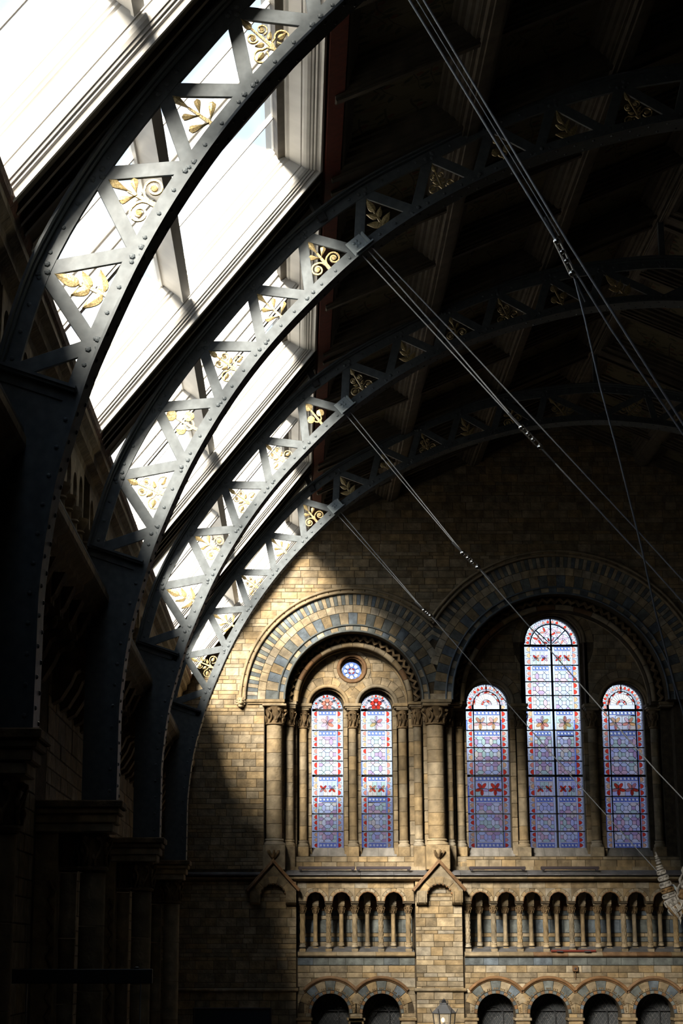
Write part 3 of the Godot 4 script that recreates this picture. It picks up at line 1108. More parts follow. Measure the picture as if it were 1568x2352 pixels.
func carved_bell(b: Mb, r: float, h: float, top: float) -> void:      # leaves and curls round a capital of neck radius r, height h
	b.lathe([Vector2(r * 1.02, 0), Vector2(r * 1.22, h * 0.04), Vector2(r * 1.22, h * 0.09), Vector2(r * 1.0, h * 0.13), Vector2(r * 1.05, h * 0.5), Vector2(top * 0.9, h * 0.92), Vector2(top * 0.95, h)], 14)
	for k in 8:
		var a := TAU * (k + 0.5) / 8
		var d := Vector3(cos(a), 0, sin(a))
		var s := Vector3(-sin(a), 0, cos(a))
		var path := []
		for i in 8:
			var t := i / 7.0
			path.append(d * (r * 1.05 + (top - r) * pow(t, 1.6) + 0.02) + Vector3(0, h * (0.15 + 0.62 * t), 0) + s * sin(t * 5.0 + k) * r * 0.22)
		b.tube(path, r * 0.16, 5, 0.6)
		b.ball(d * (top * 1.0) + Vector3(0, h * 0.80, 0), Vector3.ONE * r * 0.24, 6, 4)
		b.ball(d * (r * 1.22) + s * r * 0.3 + Vector3(0, h * (0.34 if k % 2 else 0.5), 0), Vector3(0.2, 0.3, 0.2) * r, 5, 4)

func make_column(label: String, group: String, x: float, z: float, r: float, y0: float, y_base: float, y_neck: float, y_cap: float, drums: int, stone := "buff", pattern := "") -> Node3D:
	var o := thing("column", label, "column", Vector3(x, y0 + EYE, z - END), group, "structure")
	var key := "col %.3f %.2f %.2f %.2f %.2f %s" % [r, y0, y_base, y_neck, y_cap, pattern]
	if not cache.has(key):
		var b := Mb.new()
		b.box(Vector3(0, (y_base - y0 - 0.18) / 2, 0), Vector3(r * 2.75, maxf(0.04, y_base - y0 - 0.18 * minf(1.0, r * 9)), r * 2.75), 0.012)
		cache[key + "p"] = b.mesh()
		b = Mb.new()
		var h := 0.18 * minf(1.0, r * 9)
		var yb := y_base - y0 - h - 0.01
		b.lathe([Vector2(r * 1.34, yb), Vector2(r * 1.42, yb + h * 0.18), Vector2(r * 1.38, yb + h * 0.42), Vector2(r * 1.15, yb + h * 0.52), Vector2(r * 1.12, yb + h * 0.7), Vector2(r * 1.22, yb + h * 0.82), Vector2(r * 1.16, yb + h), Vector2(r * 0.9, yb + h)], 16)
		cache[key + "b"] = b.mesh()
		b = Mb.new()
		var hd := (y_neck - y_base) / drums
		var g := 0.004
		b.lathe([Vector2(r * 0.9, g), Vector2(r * 0.985, g), Vector2(r, g + 0.006), Vector2(r, hd - g - 0.006), Vector2(r * 0.985, hd - g), Vector2(r * 0.9, hd - g)], 20)
		if pattern == "spiral":
			for s in 5:
				var path := []
				for i in 13:
					var a := TAU * (s / 5.0 + i / 12.0 * 0.5)
					path.append(Vector3(cos(a) * r, g + (hd - 2 * g) * i / 12.0, sin(a) * r))
				b.tube(path, r * 0.2, 5)
		elif pattern == "scales":
			for row in 8:
				for s in 7:
					var a := TAU * (s + 0.5 * (row % 2)) / 7
					b.ball(Vector3(cos(a) * r * 0.98, hd * (row + 0.5) / 8, sin(a) * r * 0.98), Vector3(r * 0.2, hd / 14, r * 0.2), 6, 4)
		cache[key + "s"] = b.mesh()
		b = Mb.new()
		carved_bell(b, r, y_cap - y_neck - 0.05, r * 1.5)
		cache[key + "c"] = b.mesh()
		b = Mb.new()
		b.box(Vector3(0, 0, 0), Vector3(r * 3.0, 0.06, r * 3.0), 0.012)
		cache[key + "a"] = b.mesh()
		cache[key] = true
	put(o, "plinth", cache[key + "p"], pick(M[stone]))
	put(o, "base", cache[key + "b"], pick(M["pale"]))
	var hd := (y_neck - y_base) / drums
	for i in drums:
		put(o, "shaft_drum" if drums > 1 else "shaft", cache[key + "s"], pick(M[stone]), Vector3(0, y_base - y0 + hd * i, 0))
	put(o, "capital", cache[key + "c"], M["carved"], Vector3(0, y_neck - y0, 0))
	put(o, "abacus", cache[key + "a"], pick(M["buff"]), Vector3(0, y_cap - y0 - 0.02, 0))
	return o

func box_part(parent: Node3D, called: String, x0: float, x1: float, y0: float, y1: float, z0: float, z1: float, m: Material, bev := 0.01) -> void:
	var b := facade()
	b.box(Vector3((x0 + x1) / 2, (y0 + y1) / 2, (z0 + z1) / 2), Vector3(x1 - x0, y1 - y0, z1 - z0), bev)
	part(parent, called, b, m)

func run_profile(parent: Node3D, called: String, prof: PackedVector2Array, x0: float, x1: float, piece: float, mats: Array) -> void:   # a moulding along x, in stones: profile of (z, y)
	var n := maxi(1, roundi((x1 - x0) / piece))
	for i in n:
		var b := Mb.new()
		b.xf = Transform3D(Basis(Vector3(0, 0, 1), Vector3(0, 1, 0), Vector3(-1, 0, 0)), Vector3(0, EYE, -END))    # local x -> world z, local z -> world -x
		var a := lerpf(x0, x1, float(i) / n) + 0.003
		var c := lerpf(x0, x1, float(i + 1) / n) - 0.003
		b.prism(prof, -c, -a)
		part(parent, called, b, pick(mats))

func roof_line(x: float) -> float:
	var u := x if x < MID else 2.0 * MID - x
	return 10.97 + (u - 0.335) * 0.439 if u > 0.335 else 10.97 + (u - 0.335) * 1.272

func make_end_wall() -> void:
	var w := thing("wall_end", "tall end wall of buff and grey stone blocks under the dark gable", "wall", at(4, -8, END), "", "structure")
	var core := facade()
	var pg := PackedVector2Array([Vector2(-4.6, 1.7), Vector2(-4.6, 7.6), Vector2(0.1, 11.4), Vector2(7.1, 14.5), Vector2(14.1, 11.4), Vector2(17.6, 7.6), Vector2(17.6, 1.7), Vector2(10.2, 1.7), Vector2(10.2, 6.47)])
	pg.append_array(arc_pts(RC, 2.81, 0, PI, 40))
	pg.append_array(arc_pts(LC, 1.79, 0, PI, 32))
	pg.append_array(PackedVector2Array([Vector2(-0.80, 6.47), Vector2(-0.80, 1.7)]))
	core.prism(pg, -0.45, -0.012)
	# second order, jamb walls and tympana
	plate(core, -1.2, 3.55, 6.40, 8.7, [[LC.x, 1.46, 6.47]], -0.8, -0.45)
	plate(core, 3.8, 10.4, 6.40, 9.7, [[RC.x, 2.45, 6.47]], -0.8, -0.45)
	for q: Array in [[-1.2, -0.30, -0.8, -0.45], [-1.2, 0.04, -1.12, -0.8], [3.38, 3.92, -0.8, -0.46], [3.02, 4.2, -1.12, -0.8], [9.98, 10.6, -0.8, -0.45], [9.7, 10.6, -1.12, -0.8]]:
		core.box(Vector3((q[0] + q[1]) / 2, 4.1, (q[2] + q[3]) / 2), Vector3(q[1] - q[0], 4.7, q[3] - q[2]))
	plate(core, -0.5, 3.5, 6.36, 8.3, [[0.865, 0.52, 6.40], [2.175, 0.52, 6.40]], -1.1, -0.8, Vector3(1.52, 7.41, 0.33))
	plate(core, 4.2, 9.7, 6.30, 9.3, [[5.135, 0.64, 6.47], [6.925, 0.82, 8.12], [8.765, 0.64, 6.47]], -1.1, -0.8)
	plate(core, -1.2, 3.6, 2.45, 8.3, [[0.86, 0.42, 6.37], [2.17, 0.42, 6.37]], -1.45, -1.1, Vector3(1.52, 7.41, 0.27))
	plate(core, 3.6, 10.4, 2.45, 9.3, [[5.135, 0.57, 6.495], [6.925, 0.74, 8.127], [8.765, 0.57, 6.495]], -1.45, -1.1)
	core.box(Vector3(4.6, 1.9, -1.0), Vector3(12, 1.12, 0.9))
	core.box(Vector3(13.9, 4.5, -0.9), Vector3(7.4, 13, 0.9))
	core.box(Vector3(-2.7, 4.5, -0.9), Vector3(3.8, 13, 0.9))
	# below the string course
	core.box(Vector3(-2.29, -3.1, -0.48), Vector3(4.62, 9.85, 0.93))
	core.box(Vector3(3.655, -3.1, -0.48), Vector3(1.18, 9.85, 0.93))
	core.box(Vector3(7.3, 0.9, -1.15), Vector3(21.0, 2.0, 0.5))       # behind the little arcade
	core.box(Vector3(13.9, -3.1, -0.48), Vector3(7.4, 9.85, 0.93))
	core.box(Vector3(7.3, -0.35, -0.7), Vector3(21.0, 0.5, 1.2))
	core.box(Vector3(7.3, -5.0, -1.3), Vector3(21.0, 9.0, 0.5))
	part(w, "wall_core", core, M["mortar"])
	var gable := PackedVector2Array([Vector2(-3, 0), Vector2(-3, 6.75), Vector2(0.335, 11.05), Vector2(MID, 14.05), Vector2(13.86, 11.05), Vector2(16.8, 7.1), Vector2(16.8, 0)])
	ashlar(w, -3.45, -0.81, 2.1, 6.47, 0.0, M["buff"], 90)
	ashlar(w, -2.95, 16.8, 6.47, 13.9, 0.0, M["buff"], 190, [disc(LC, 3.0), disc(RC, 4.0)], gable)
	ashlar(w, 10.25, 16.8, 2.1, 6.47, 0.0, M["buff"], 0)
	ashlar(w, 10.42, 16.8, -1.9, 1.80, 0.0, M["buff"], 0)
	# stones of the tympana
	var t := thing("wall_tympanum", "stone field over the paired lancets with a small round window", "wall", at(LC.x, 6.4, END + 0.8), "", "structure")
	ashlar(t, 0.05, 3.0, 6.41, 7.95, -0.79, M["buff"], 60, [disc(Vector2(0.865, 6.4), 0.785), disc(Vector2(2.175, 6.4), 0.785), disc(Vector2(1.52, 7.41), 0.505)], disc(LC, 1.5))
	var t2 := thing("wall_tympanum", "dark stone field round the three tall lancets", "wall", at(RC.x, 6.4, END + 0.8), "", "structure")
	ashlar(t2, 4.5, 9.4, 6.41, 8.95, -0.79, M["buff"], 90, [disc(Vector2(5.135, 6.47), 0.905), disc(Vector2(8.765, 6.47), 0.905), tombstone(Vector2(6.925, 8.12), 0.905, 6.0), disc(Vector2(6.925, 8.12), 1.085)], disc(RC, 2.48))
	run_profile(t2, "jamb_edge", PackedVector2Array([Vector2(-1.0, 6.4), Vector2(-1.0, 8.1), Vector2(-0.8, 8.1), Vector2(-0.8, 6.4)]), 6.02, 6.10, 0.1, M["buff"])
	run_profile(t2, "jamb_edge", PackedVector2Array([Vector2(-1.0, 6.4), Vector2(-1.0, 8.1), Vector2(-0.8, 8.1), Vector2(-0.8, 6.4)]), 7.75, 7.83, 0.1, M["buff"])
	# arches over the single lights
	for q: Array in [[t, Vector2(0.865, 6.40), 0.56, 0.78], [t, Vector2(2.175, 6.40), 0.56, 0.78], [t2, Vector2(5.135, 6.47), 0.68, 0.90], [t2, Vector2(6.925, 8.12), 0.86, 1.08], [t2, Vector2(8.765, 6.47), 0.68, 0.90]]:
		ring(q[0], q[1], q[2] + 0.02, q[3], 0, PI, 9, -0.83, -0.785, [M["buff"]], "voussoir", 0.008)
		var b := facade()
		arc_roll(b, q[1], q[2] - 0.02, 0, PI, -0.81, 0.055, 8)
		arc_roll(b, q[1], q[2] - 0.08, 0, PI, -0.9, 0.04, 8)
		part(q[0], "roll_moulding", b, pick(M["buff"]))
	ring(t, Vector2(1.52, 7.41), 0.40, 0.50, 0, TAU, 10, -0.84, -0.785, [M["buff"]], "voussoir", 0.008)
	var rb := facade()
	arc_roll(rb, Vector2(1.52, 7.41), 0.36, 0, TAU, -0.80, 0.05, 8)
	arc_roll(rb, Vector2(1.52, 7.41), 0.305, 0, TAU, -0.86, 0.03, 8)
	part(t, "roll_moulding", rb, pick(M["rust"]))
	great_arch("banded round arch over the sunlit pair of lancets", LC, 1.79, [30, 29, 32, 82, 28, 26], func(m: Vector2) -> bool: return m.x < SEAM)
	great_arch("large shadowed banded arch over the three tall lancets", RC, 2.81, [44, 42, 46, 112, 36, 38], func(m: Vector2) -> bool: return m.x > SEAM and m.x < 11.2)
	# stones above the shared pier
	box_part(w, "springer", 3.34, 4.12, 6.47, 6.62, -0.3, 0.02, pick(M["pale"]))
	# impost bands
	for q: Array in [[-1.28, -0.27, 0.07, -0.45], [-0.32, 0.04, -0.36, -0.8], [0.02, 0.45, -0.72, -1.2], [1.29, 1.76, -0.72, -1.2], [2.60, 3.02, -0.72, -1.2], [2.98, 3.36, -0.36, -0.8], [3.30, 4.10, 0.07, -0.45], [4.06, 4.42, -0.36, -0.8], [4.2, 4.57, -0.72, -1.2], [5.72, 6.19, -0.72, -1.2], [7.67, 8.2, -0.72, -1.2], [9.32, 9.75, -0.72, -1.2], [9.6, 10.0, -0.36, -0.8]]:
		box_part(w, "impost_band", q[0], q[1], 6.385, 6.47, q[3], q[2], pick(M["buff"]), 0.015)
		box_part(w, "impost_band", q[0] + 0.03, q[1] - 0.03, 6.34, 6.385, q[3], q[2] - 0.035, pick(M["buff"]), 0.008)
	# pier behind the shared column, jambs between the lights
	for q: Array in [[3.37, 3.93, -0.44, -0.6], [3.01, 3.36, -0.79, -0.95], [3.94, 4.21, -0.79, -0.95], [-0.33, 0.05, -0.79, -0.95], [-0.85, -0.29, -0.44, -0.6], [4.41, 4.56, -1.0, -1.2], [5.72, 5.86, -1.0, -1.2], [6.08, 6.18, -1.0, -1.2], [7.67, 7.8, -1.0, -1.2], [8.03, 8.19, -1.0, -1.2], [0.33, 0.44, -1.0, -1.2], [1.29, 1.40, -1.0, -1.2], [1.63, 1.75, -1.0, -1.2], [2.60, 2.71, -1.0, -1.2]]:
		var y := 2.1
		while y < 6.3:
			var h := rng.randf_range(0.24, 0.42)
			box_part(w, "jamb_stone", q[0], q[1], y, minf(y + h - 0.006, 6.34), q[3], q[2], pick(M["buff"]), 0.012)
			y += h
	# columns of the window bays
	make_column("thick buff column left of the paired lancets, its upper half sunlit", "", -0.545, -0.2, 0.21, 2.09, 2.89, 5.81, 6.34, 8)
	make_column("slender column right beside the thick left column of the paired lancets", "", -0.15, -0.58, 0.11, 2.09, 2.89, 5.81, 6.34, 8)
	make_column("slender column at the left edge of the left paired lancet", "", 0.21, -0.93, 0.105, 2.2, 2.89, 5.81, 6.34, 8)
	make_column("slender column between the two paired lancets", "", 1.525, -0.93, 0.105, 2.2, 2.89, 5.81, 6.34, 8)
	make_column("slender column at the right edge of the right paired lancet", "", 2.85, -0.93, 0.11, 2.2, 2.89, 5.81, 6.34, 8)
	make_column("slender column just left of the thick shared column", "", 3.22, -0.58, 0.105, 2.09, 2.89, 5.81, 6.34, 8)
	make_column("thick column shared by both great arches, brightest near its foot", "", 3.66, -0.2, 0.22, 2.09, 2.89, 5.81, 6.34, 9)
	make_column("slender column just right of the thick shared column", "", 4.04, -0.58, 0.1, 2.09, 2.89, 5.81, 6.34, 8)
	make_column("slender shaded column beside the left lancet of the three", "", 4.355, -0.93, 0.105, 2.2, 2.89, 5.81, 6.34, 8)
	make_column("dark column between the left lancet and the tall middle light", "", 6.0, -0.93, 0.12, 2.2, 2.89, 5.81, 6.34, 8)
	make_column("dark column between the tall middle light and the right lancet", "", 7.9, -0.93, 0.12, 2.2, 2.89, 5.81, 6.34, 8)
	make_column("dark column right of the right lancet", "", 9.55, -0.93, 0.11, 2.2, 2.89, 5.81, 6.34, 8)
	# under the windows
	for q: Array in [[0.38, 1.34], [1.70, 2.66], [4.54, 5.76], [6.14, 7.74], [8.16, 9.38]]:
		run_profile(w, "sill_stone", PackedVector2Array([Vector2(-1.3, 2.45), Vector2(-1.3, 2.72), Vector2(-1.18, 2.71), Vector2(-0.95, 2.49), Vector2(-0.95, 2.45)]), q[0], q[1], 0.4, [M["sill stone"]])
	ashlar(w, -0.25, 4.45, 2.18, 2.45, -0.535, M["buff"], 20)
	ashlar(w, 4.1, 10.2, 2.18, 2.45, -0.535, M["buff"], 20)
	run_profile(w, "ledge_stone", PackedVector2Array([Vector2(-0.9, 2.0), Vector2(-0.9, 2.19), Vector2(-0.42, 2.19), Vector2(-0.42, 2.0)]), -0.2, 10.4, 0.42, M["buff"])
	var tr := thing("trim_1", "grey sloped string course running under all the tall windows", "moulding", at(4, 1.8, END), "", "structure")
	run_profile(tr, "ledge_stone", PackedVector2Array([Vector2(-0.6, 1.95), Vector2(-0.6, 2.10), Vector2(-0.2, 2.09), Vector2(0.15, 1.985), Vector2(0.15, 1.95), Vector2(0.10, 1.935)]), -3.45, 17.0, 0.85, [M["slate ledge"]])
	run_profile(tr, "roll_stone", PackedVector2Array([Vector2(-0.3, 1.80), Vector2(-0.3, 1.93), Vector2(0.06, 1.925), Vector2(0.10, 1.895), Vector2(0.10, 1.865), Vector2(0.06, 1.84), Vector2(0.015, 1.82)]), -3.45, 17.0, 0.85, M["buff"])
	# left pier and the pier of the second gable
	var p1 := thing("wall_pier", "broad shadowed stone pier at the left, below the first gable", "wall", at(-1.5, -8, END), "", "structure")
	ashlar(p1, -3.45, 0.03, -1.9, 1.80, 0.0, M["buff"], 130)
	var p2 := thing("wall_pier", "narrow sunlit stone pier below the second gable, behind the lantern", "wall", at(3.65, -8, END), "", "structure")
	ashlar(p2, 3.06, 4.25, -1.9, 1.80, 0.0, M["buff"] + M["pale"], 100)
	for q: Array in [[p1, -3.45, 0.08], [p2, 3.0, 4.31]]:
		run_profile(q[0], "string_moulding", PackedVector2Array([Vector2(-0.1, -0.93), Vector2(-0.1, -0.83), Vector2(0.03, -0.84), Vector2(0.06, -0.87), Vector2(0.06, -0.90), Vector2(0.02, -0.93)]), q[1], q[2], 0.7, M["buff"])
	make_gable("small stone gable hood in shade with leafy finial, above the left pier", -0.565)
	make_gable("small sunlit stone gable hood with leafy finial, above the narrow pier", 3.67)
	# lion mask where the hood moulding of the left arch stops
	var lm := thing("carved_mask", "small carved animal mask at the left foot of the left arch moulding", "carving", at(-1.42, 6.3, END - 0.05))
	var b := facade()
	b.ball(Vector3(-1.42, 6.40, 0.06), Vector3(0.10, 0.12, 0.10), 10, 7)
	b.ball(Vector3(-1.42, 6.36, 0.15), Vector3(0.05, 0.045, 0.06), 8, 5)
	b.ball(Vector3(-1.42, 6.29, 0.10), Vector3(0.06, 0.05, 0.06), 8, 5)
	part(lm, "face", b, pick(M["pale"]))
	b = facade()
	for k in 12:
		var a := TAU * k / 12
		b.ball(Vector3(-1.42 + cos(a) * 0.10, 6.40 + sin(a) * 0.12, 0.05), Vector3(0.035, 0.035, 0.05), 6, 4)
	part(lm, "mane", b, pick(M["pale"]))
	for s: float in [-1.0, 1.0]:
		b = facade()
		b.ball(Vector3(-1.42 + s * 0.04, 6.43, 0.145), Vector3(0.02, 0.015, 0.02), 6, 4)
		part(lm, "eye", b, M["carved"])
	make_arcade(0.06, 3.03, [0.52, 1.187, 1.854, 2.52], "left")
	var cs := []
	for k in 9:
		cs.append(4.735 + 0.664 * k)
	make_arcade(4.29, 10.4, cs, "right")
	make_low_arches(0.06, 3.03, [0.885, 2.175], 0)
	make_low_arches(4.29, 10.4, [5.06, 6.39, 7.715, 9.045], 2)

func make_gable(label: String, x: float) -> void:
	var o := thing("gable_hood", label, "stone gable", at(x, 1.26, END), "", "structure")
	var b := facade()
	var pg := PackedVector2Array([Vector2(x - 0.585, 1.52), Vector2(x - 0.60, 1.62), Vector2(x, 2.26), Vector2(x + 0.60, 1.62), Vector2(x + 0.585, 1.52), Vector2(x + 0.33, 1.52)])
	pg.append_array(arc_pts(Vector2(x, 1.40), 0.33, 0.37, PI - 0.37, 14))
	pg.append(Vector2(x - 0.33, 1.52))
	b.prism(pg, 0.0, 0.17)
	part(o, "gable_front", b, pick(M["buff"]))
	ring(o, Vector2(x, 1.40), 0.34, 0.52, 0.25, PI - 0.25, 5, 0.1, 0.185, [M["buff"]], "voussoir", 0.008)
	for s: float in [-1.0, 1.0]:
		b = facade()
		var a := Vector2(x + s * 0.66, 1.57)
		var c := Vector2(x, 2.30)
		var d := (c - a).normalized()
		var l := Vector2(-d.y, d.x)
		var m := (a + c) / 2
		b.box(Vector3(m.x, m.y, 0.11), Vector3(a.distance_to(c) + 0.03, 0.085, 0.26), 0.015, Basis(Vector3(d.x, d.y, 0), Vector3(l.x, l.y, 0), Vector3(0, 0, 1)))
		b.box(Vector3(m.x, m.y, 0.13) + Vector3(l.x, l.y, 0) * 0.02 * s, Vector3(a.distance_to(c) + 0.02, 0.035, 0.27), 0.01, Basis(Vector3(d.x, d.y, 0), Vector3(l.x, l.y, 0), Vector3(0, 0, 1)))
		part(o, "coping", b, pick(M["rust"]))
		b = facade()
		b.xf = b.xf * Transform3D(Basis(Vector3(0, 0, 1), Vector3(0, 1, 0), Vector3(-1, 0, 0)), Vector3(x + s * 0.455, 0, 0))
		b.prism(PackedVector2Array([Vector2(-0.02, 1.20), Vector2(-0.02, 1.56), Vector2(0.19, 1.56), Vector2(0.19, 1.33), Vector2(0.175, 1.27), Vector2(0.13, 1.235), Vector2(0.07, 1.225)]), -0.13, 0.13)
		for e: float in [-0.09, 0.09]:
			b.tube([Vector3(0.19, 1.55, e), Vector3(0.195, 1.35, e), Vector3(0.17, 1.25, e), Vector3(0.08, 1.225, e)], 0.012, 5)
		part(o, "bracket", b, pick(M["buff"]))
	for k in 9:
		b = facade()
		var a := lerpf(0.3, PI - 0.3, k / 8.0)
		b.ball(Vector3(x + cos(a) * 0.335, 1.40 + sin(a) * 0.335, 0.14), Vector3(0.04, 0.04, 0.05), 6, 4)
		part(o, "scallop", b, pick(M["rust"]))
	var fin := facade()
	fin.tube([Vector3(x, 2.24, 0.10), Vector3(x, 2.42, 0.11)], 0.045, 8, 0.8)
	fin.ball(Vector3(x, 2.42, 0.11), Vector3(0.075, 0.06, 0.075), 8, 5)
	for k in 6:
		var a := TAU * k / 6 + 0.3
		var d := Vector3(cos(a), 0, sin(a))
		var path := []
		for i in 7:
			var u := i / 6.0
			path.append(Vector3(x, 2.42 + 0.27 * u - 0.16 * pow(u, 4.0), 0.11) + d * (0.04 + 0.11 * sin(u * 2.4)))
		fin.tube(path, 0.042, 6, 0.55)
	part(o, "leafy_finial", fin, M["carved"])

func make_arcade(x0: float, x1: float, cs: Array, side: String) -> void:
	var o := thing("wall_arcade", ("short row of four little round arches over colonnettes between the two gables" if side == "left" else "long row of little round arches over colonnettes right of the second gable"), "blind arcade", at((x0 + x1) / 2, 0, END), "", "structure")
	var gap: float = cs[1] - cs[0]
	var holes := []
	for c: float in cs:
		holes.append([c, 0.235, 1.305])
	var b := facade()
	plate(b, x0 - 0.02, x1 + 0.02, 1.25, 1.83, holes, -0.38, -0.105)
	part(o, "spandrel_wall", b, pick(M["mortar"]) if false else M["mortar"])
	for c: float in cs:
		ring(o, Vector2(c, 1.305), 0.245, 0.325, 0, PI, 7, -0.13, -0.09, [M["pale"], M["buff"]], "voussoir", 0.007)
		b = facade()
		arc_roll(b, Vector2(c, 1.305), 0.245, 0, PI, -0.10, 0.018, 6)
		part(o, "roll_moulding", b, pick(M["rust"]))
	# spandrel stones between and above the rings, cut to the arches
	for i in cs.size() + 1:
		var a := x0 if i == 0 else (cs[i - 1] as float)
		var c := x1 if i == cs.size() else (cs[i] as float)
		var pg := PackedVector2Array([Vector2(a, 1.31), Vector2(a, 1.825), Vector2(c, 1.825), Vector2(c, 1.31)])
		var list := [pg]
		for q in cs:
			var nx := []
			for piece in list:
				nx.append_array(Geometry2D.clip_polygons(piece, arc_pts(Vector2(q, 1.305), 0.33, -0.6, PI + 0.6, 22)))
			list = nx
		for piece in list:
			# split at the middle of the pier, and by radial cuts left and right
			var cutx := (a + c) / 2
			for s: float in [-1.0, 1.0]:
				var half := PackedVector2Array([Vector2(cutx + s * 0.003, 0), Vector2(cutx + s * 9, 0), Vector2(cutx + s * 9, 9), Vector2(cutx + s * 0.003, 9)])
				for h in Geometry2D.intersect_polygons(piece, half):
					for band: Array in [[1.31, 1.63], [1.637, 1.825]]:
						var bandp := PackedVector2Array([Vector2(-20, band[0]), Vector2(20, band[0]), Vector2(20, band[1]), Vector2(-20, band[1])])
						for f in Geometry2D.intersect_polygons(h, bandp):
							b = facade()
							b.prism(f, -0.13, -0.092 + rng.randf_range(-0.003, 0.003), false)
							part(o, "spandrel_stone", b, pick(M["pale"] + M["buff"]))
	# wall behind, in bands
	for band: Array in [[0.04, 0.30, "buff"], [0.31, 0.42, "blue"], [0.43, 0.52, "buff"], [0.53, 0.86, "blue"], [0.87, 0.96, "pale"], [0.97, 1.08, "blue"], [1.09, 1.75, "rust"]]:
		var x := x0
		while x < x1:
			var w := minf(rng.randf_range(0.3, 0.55), x1 - x)
			b = facade()
			b.block(x + 0.004, x + w - 0.004, band[0], band[1], -0.95, -0.86, 0.006)
			part(o, "band_stone", b, pick(M[band[2]]))
			x += w
	run_profile(o, "sill_stone", PackedVector2Array([Vector2(-0.9, -0.05), Vector2(-0.9, 0.19), Vector2(-0.62, 0.18), Vector2(-0.13, 0.05), Vector2(-0.13, -0.05)]), x0, x1, 0.66, [M["slate ledge"]])
	run_profile(o, "sill_moulding", PackedVector2Array([Vector2(-0.3, -0.09), Vector2(-0.3, 0.05), Vector2(-0.10, 0.05), Vector2(-0.05, 0.03), Vector2(0.0, -0.005), Vector2(0.02, -0.03), Vector2(0.0, -0.06), Vector2(-0.05, -0.075), Vector2(-0.07, -0.09)]), x0, x1, 0.9, M["rust"] + M["buff"])
	for k in cs.size() + 1:
		var x: float = cs[0] - gap / 2 + gap * k
		if k == 0: x = maxf(x, x0 + 0.09)
		if side == "left" and k == cs.size(): x = x1 - 0.14
		var where := ""
		if side == "left":
			where = ["beside the left pier", "second from the left pier", "in the middle", "second from the narrow pier", "beside the narrow pier"][k]
			make_column("carved front colonnette of the short little arcade, %s" % where, "front colonnettes of the little arcades", x, -0.24, 0.06, 0.04, 0.27, 1.0, 1.25, 1, "buff", "spiral" if k % 2 == 0 else "scales")
		else:
			make_column("carved front colonnette of the long little arcade, number %d to the right of the narrow pier" % (k + 1), "front colonnettes of the little arcades", x, -0.24, 0.06, 0.04, 0.27, 1.0, 1.25, 1, "buff", "spiral" if k % 2 else "scales")
	for k in cs.size():
		var nth: String = ["first", "second", "third", "fourth", "fifth", "sixth", "seventh", "eighth", "ninth"][k]
		make_column("plain rear colonnette under the %s arch of the %s little arcade, counted from the left" % [nth, "short" if side == "left" else "long"], "rear colonnettes of the little arcades", cs[k], -0.56, 0.055, 0.17, 0.30, 1.0, 1.24, 1, "buff", "")
		b = facade()
		b.prism(PackedVector2Array([Vector2(cs[k] - 0.08, 1.24), Vector2(cs[k] - 0.08, 1.36), Vector2(cs[k] - 0.12, 1.52), Vector2(cs[k] - 0.2, 1.66), Vector2(cs[k] + 0.2, 1.66), Vector2(cs[k] + 0.12, 1.52), Vector2(cs[k] + 0.08, 1.36), Vector2(cs[k] + 0.08, 1.24)]), -0.68, -0.47)
		part(o, "rear_springer", b, pick(M["pale"]))
	b = facade()
	b.box(Vector3((x0 + x1) / 2, 1.75, -0.62), Vector3(x1 - x0, 0.22, 0.5))
	part(o, "arcade_soffit", b, M["mortar"])

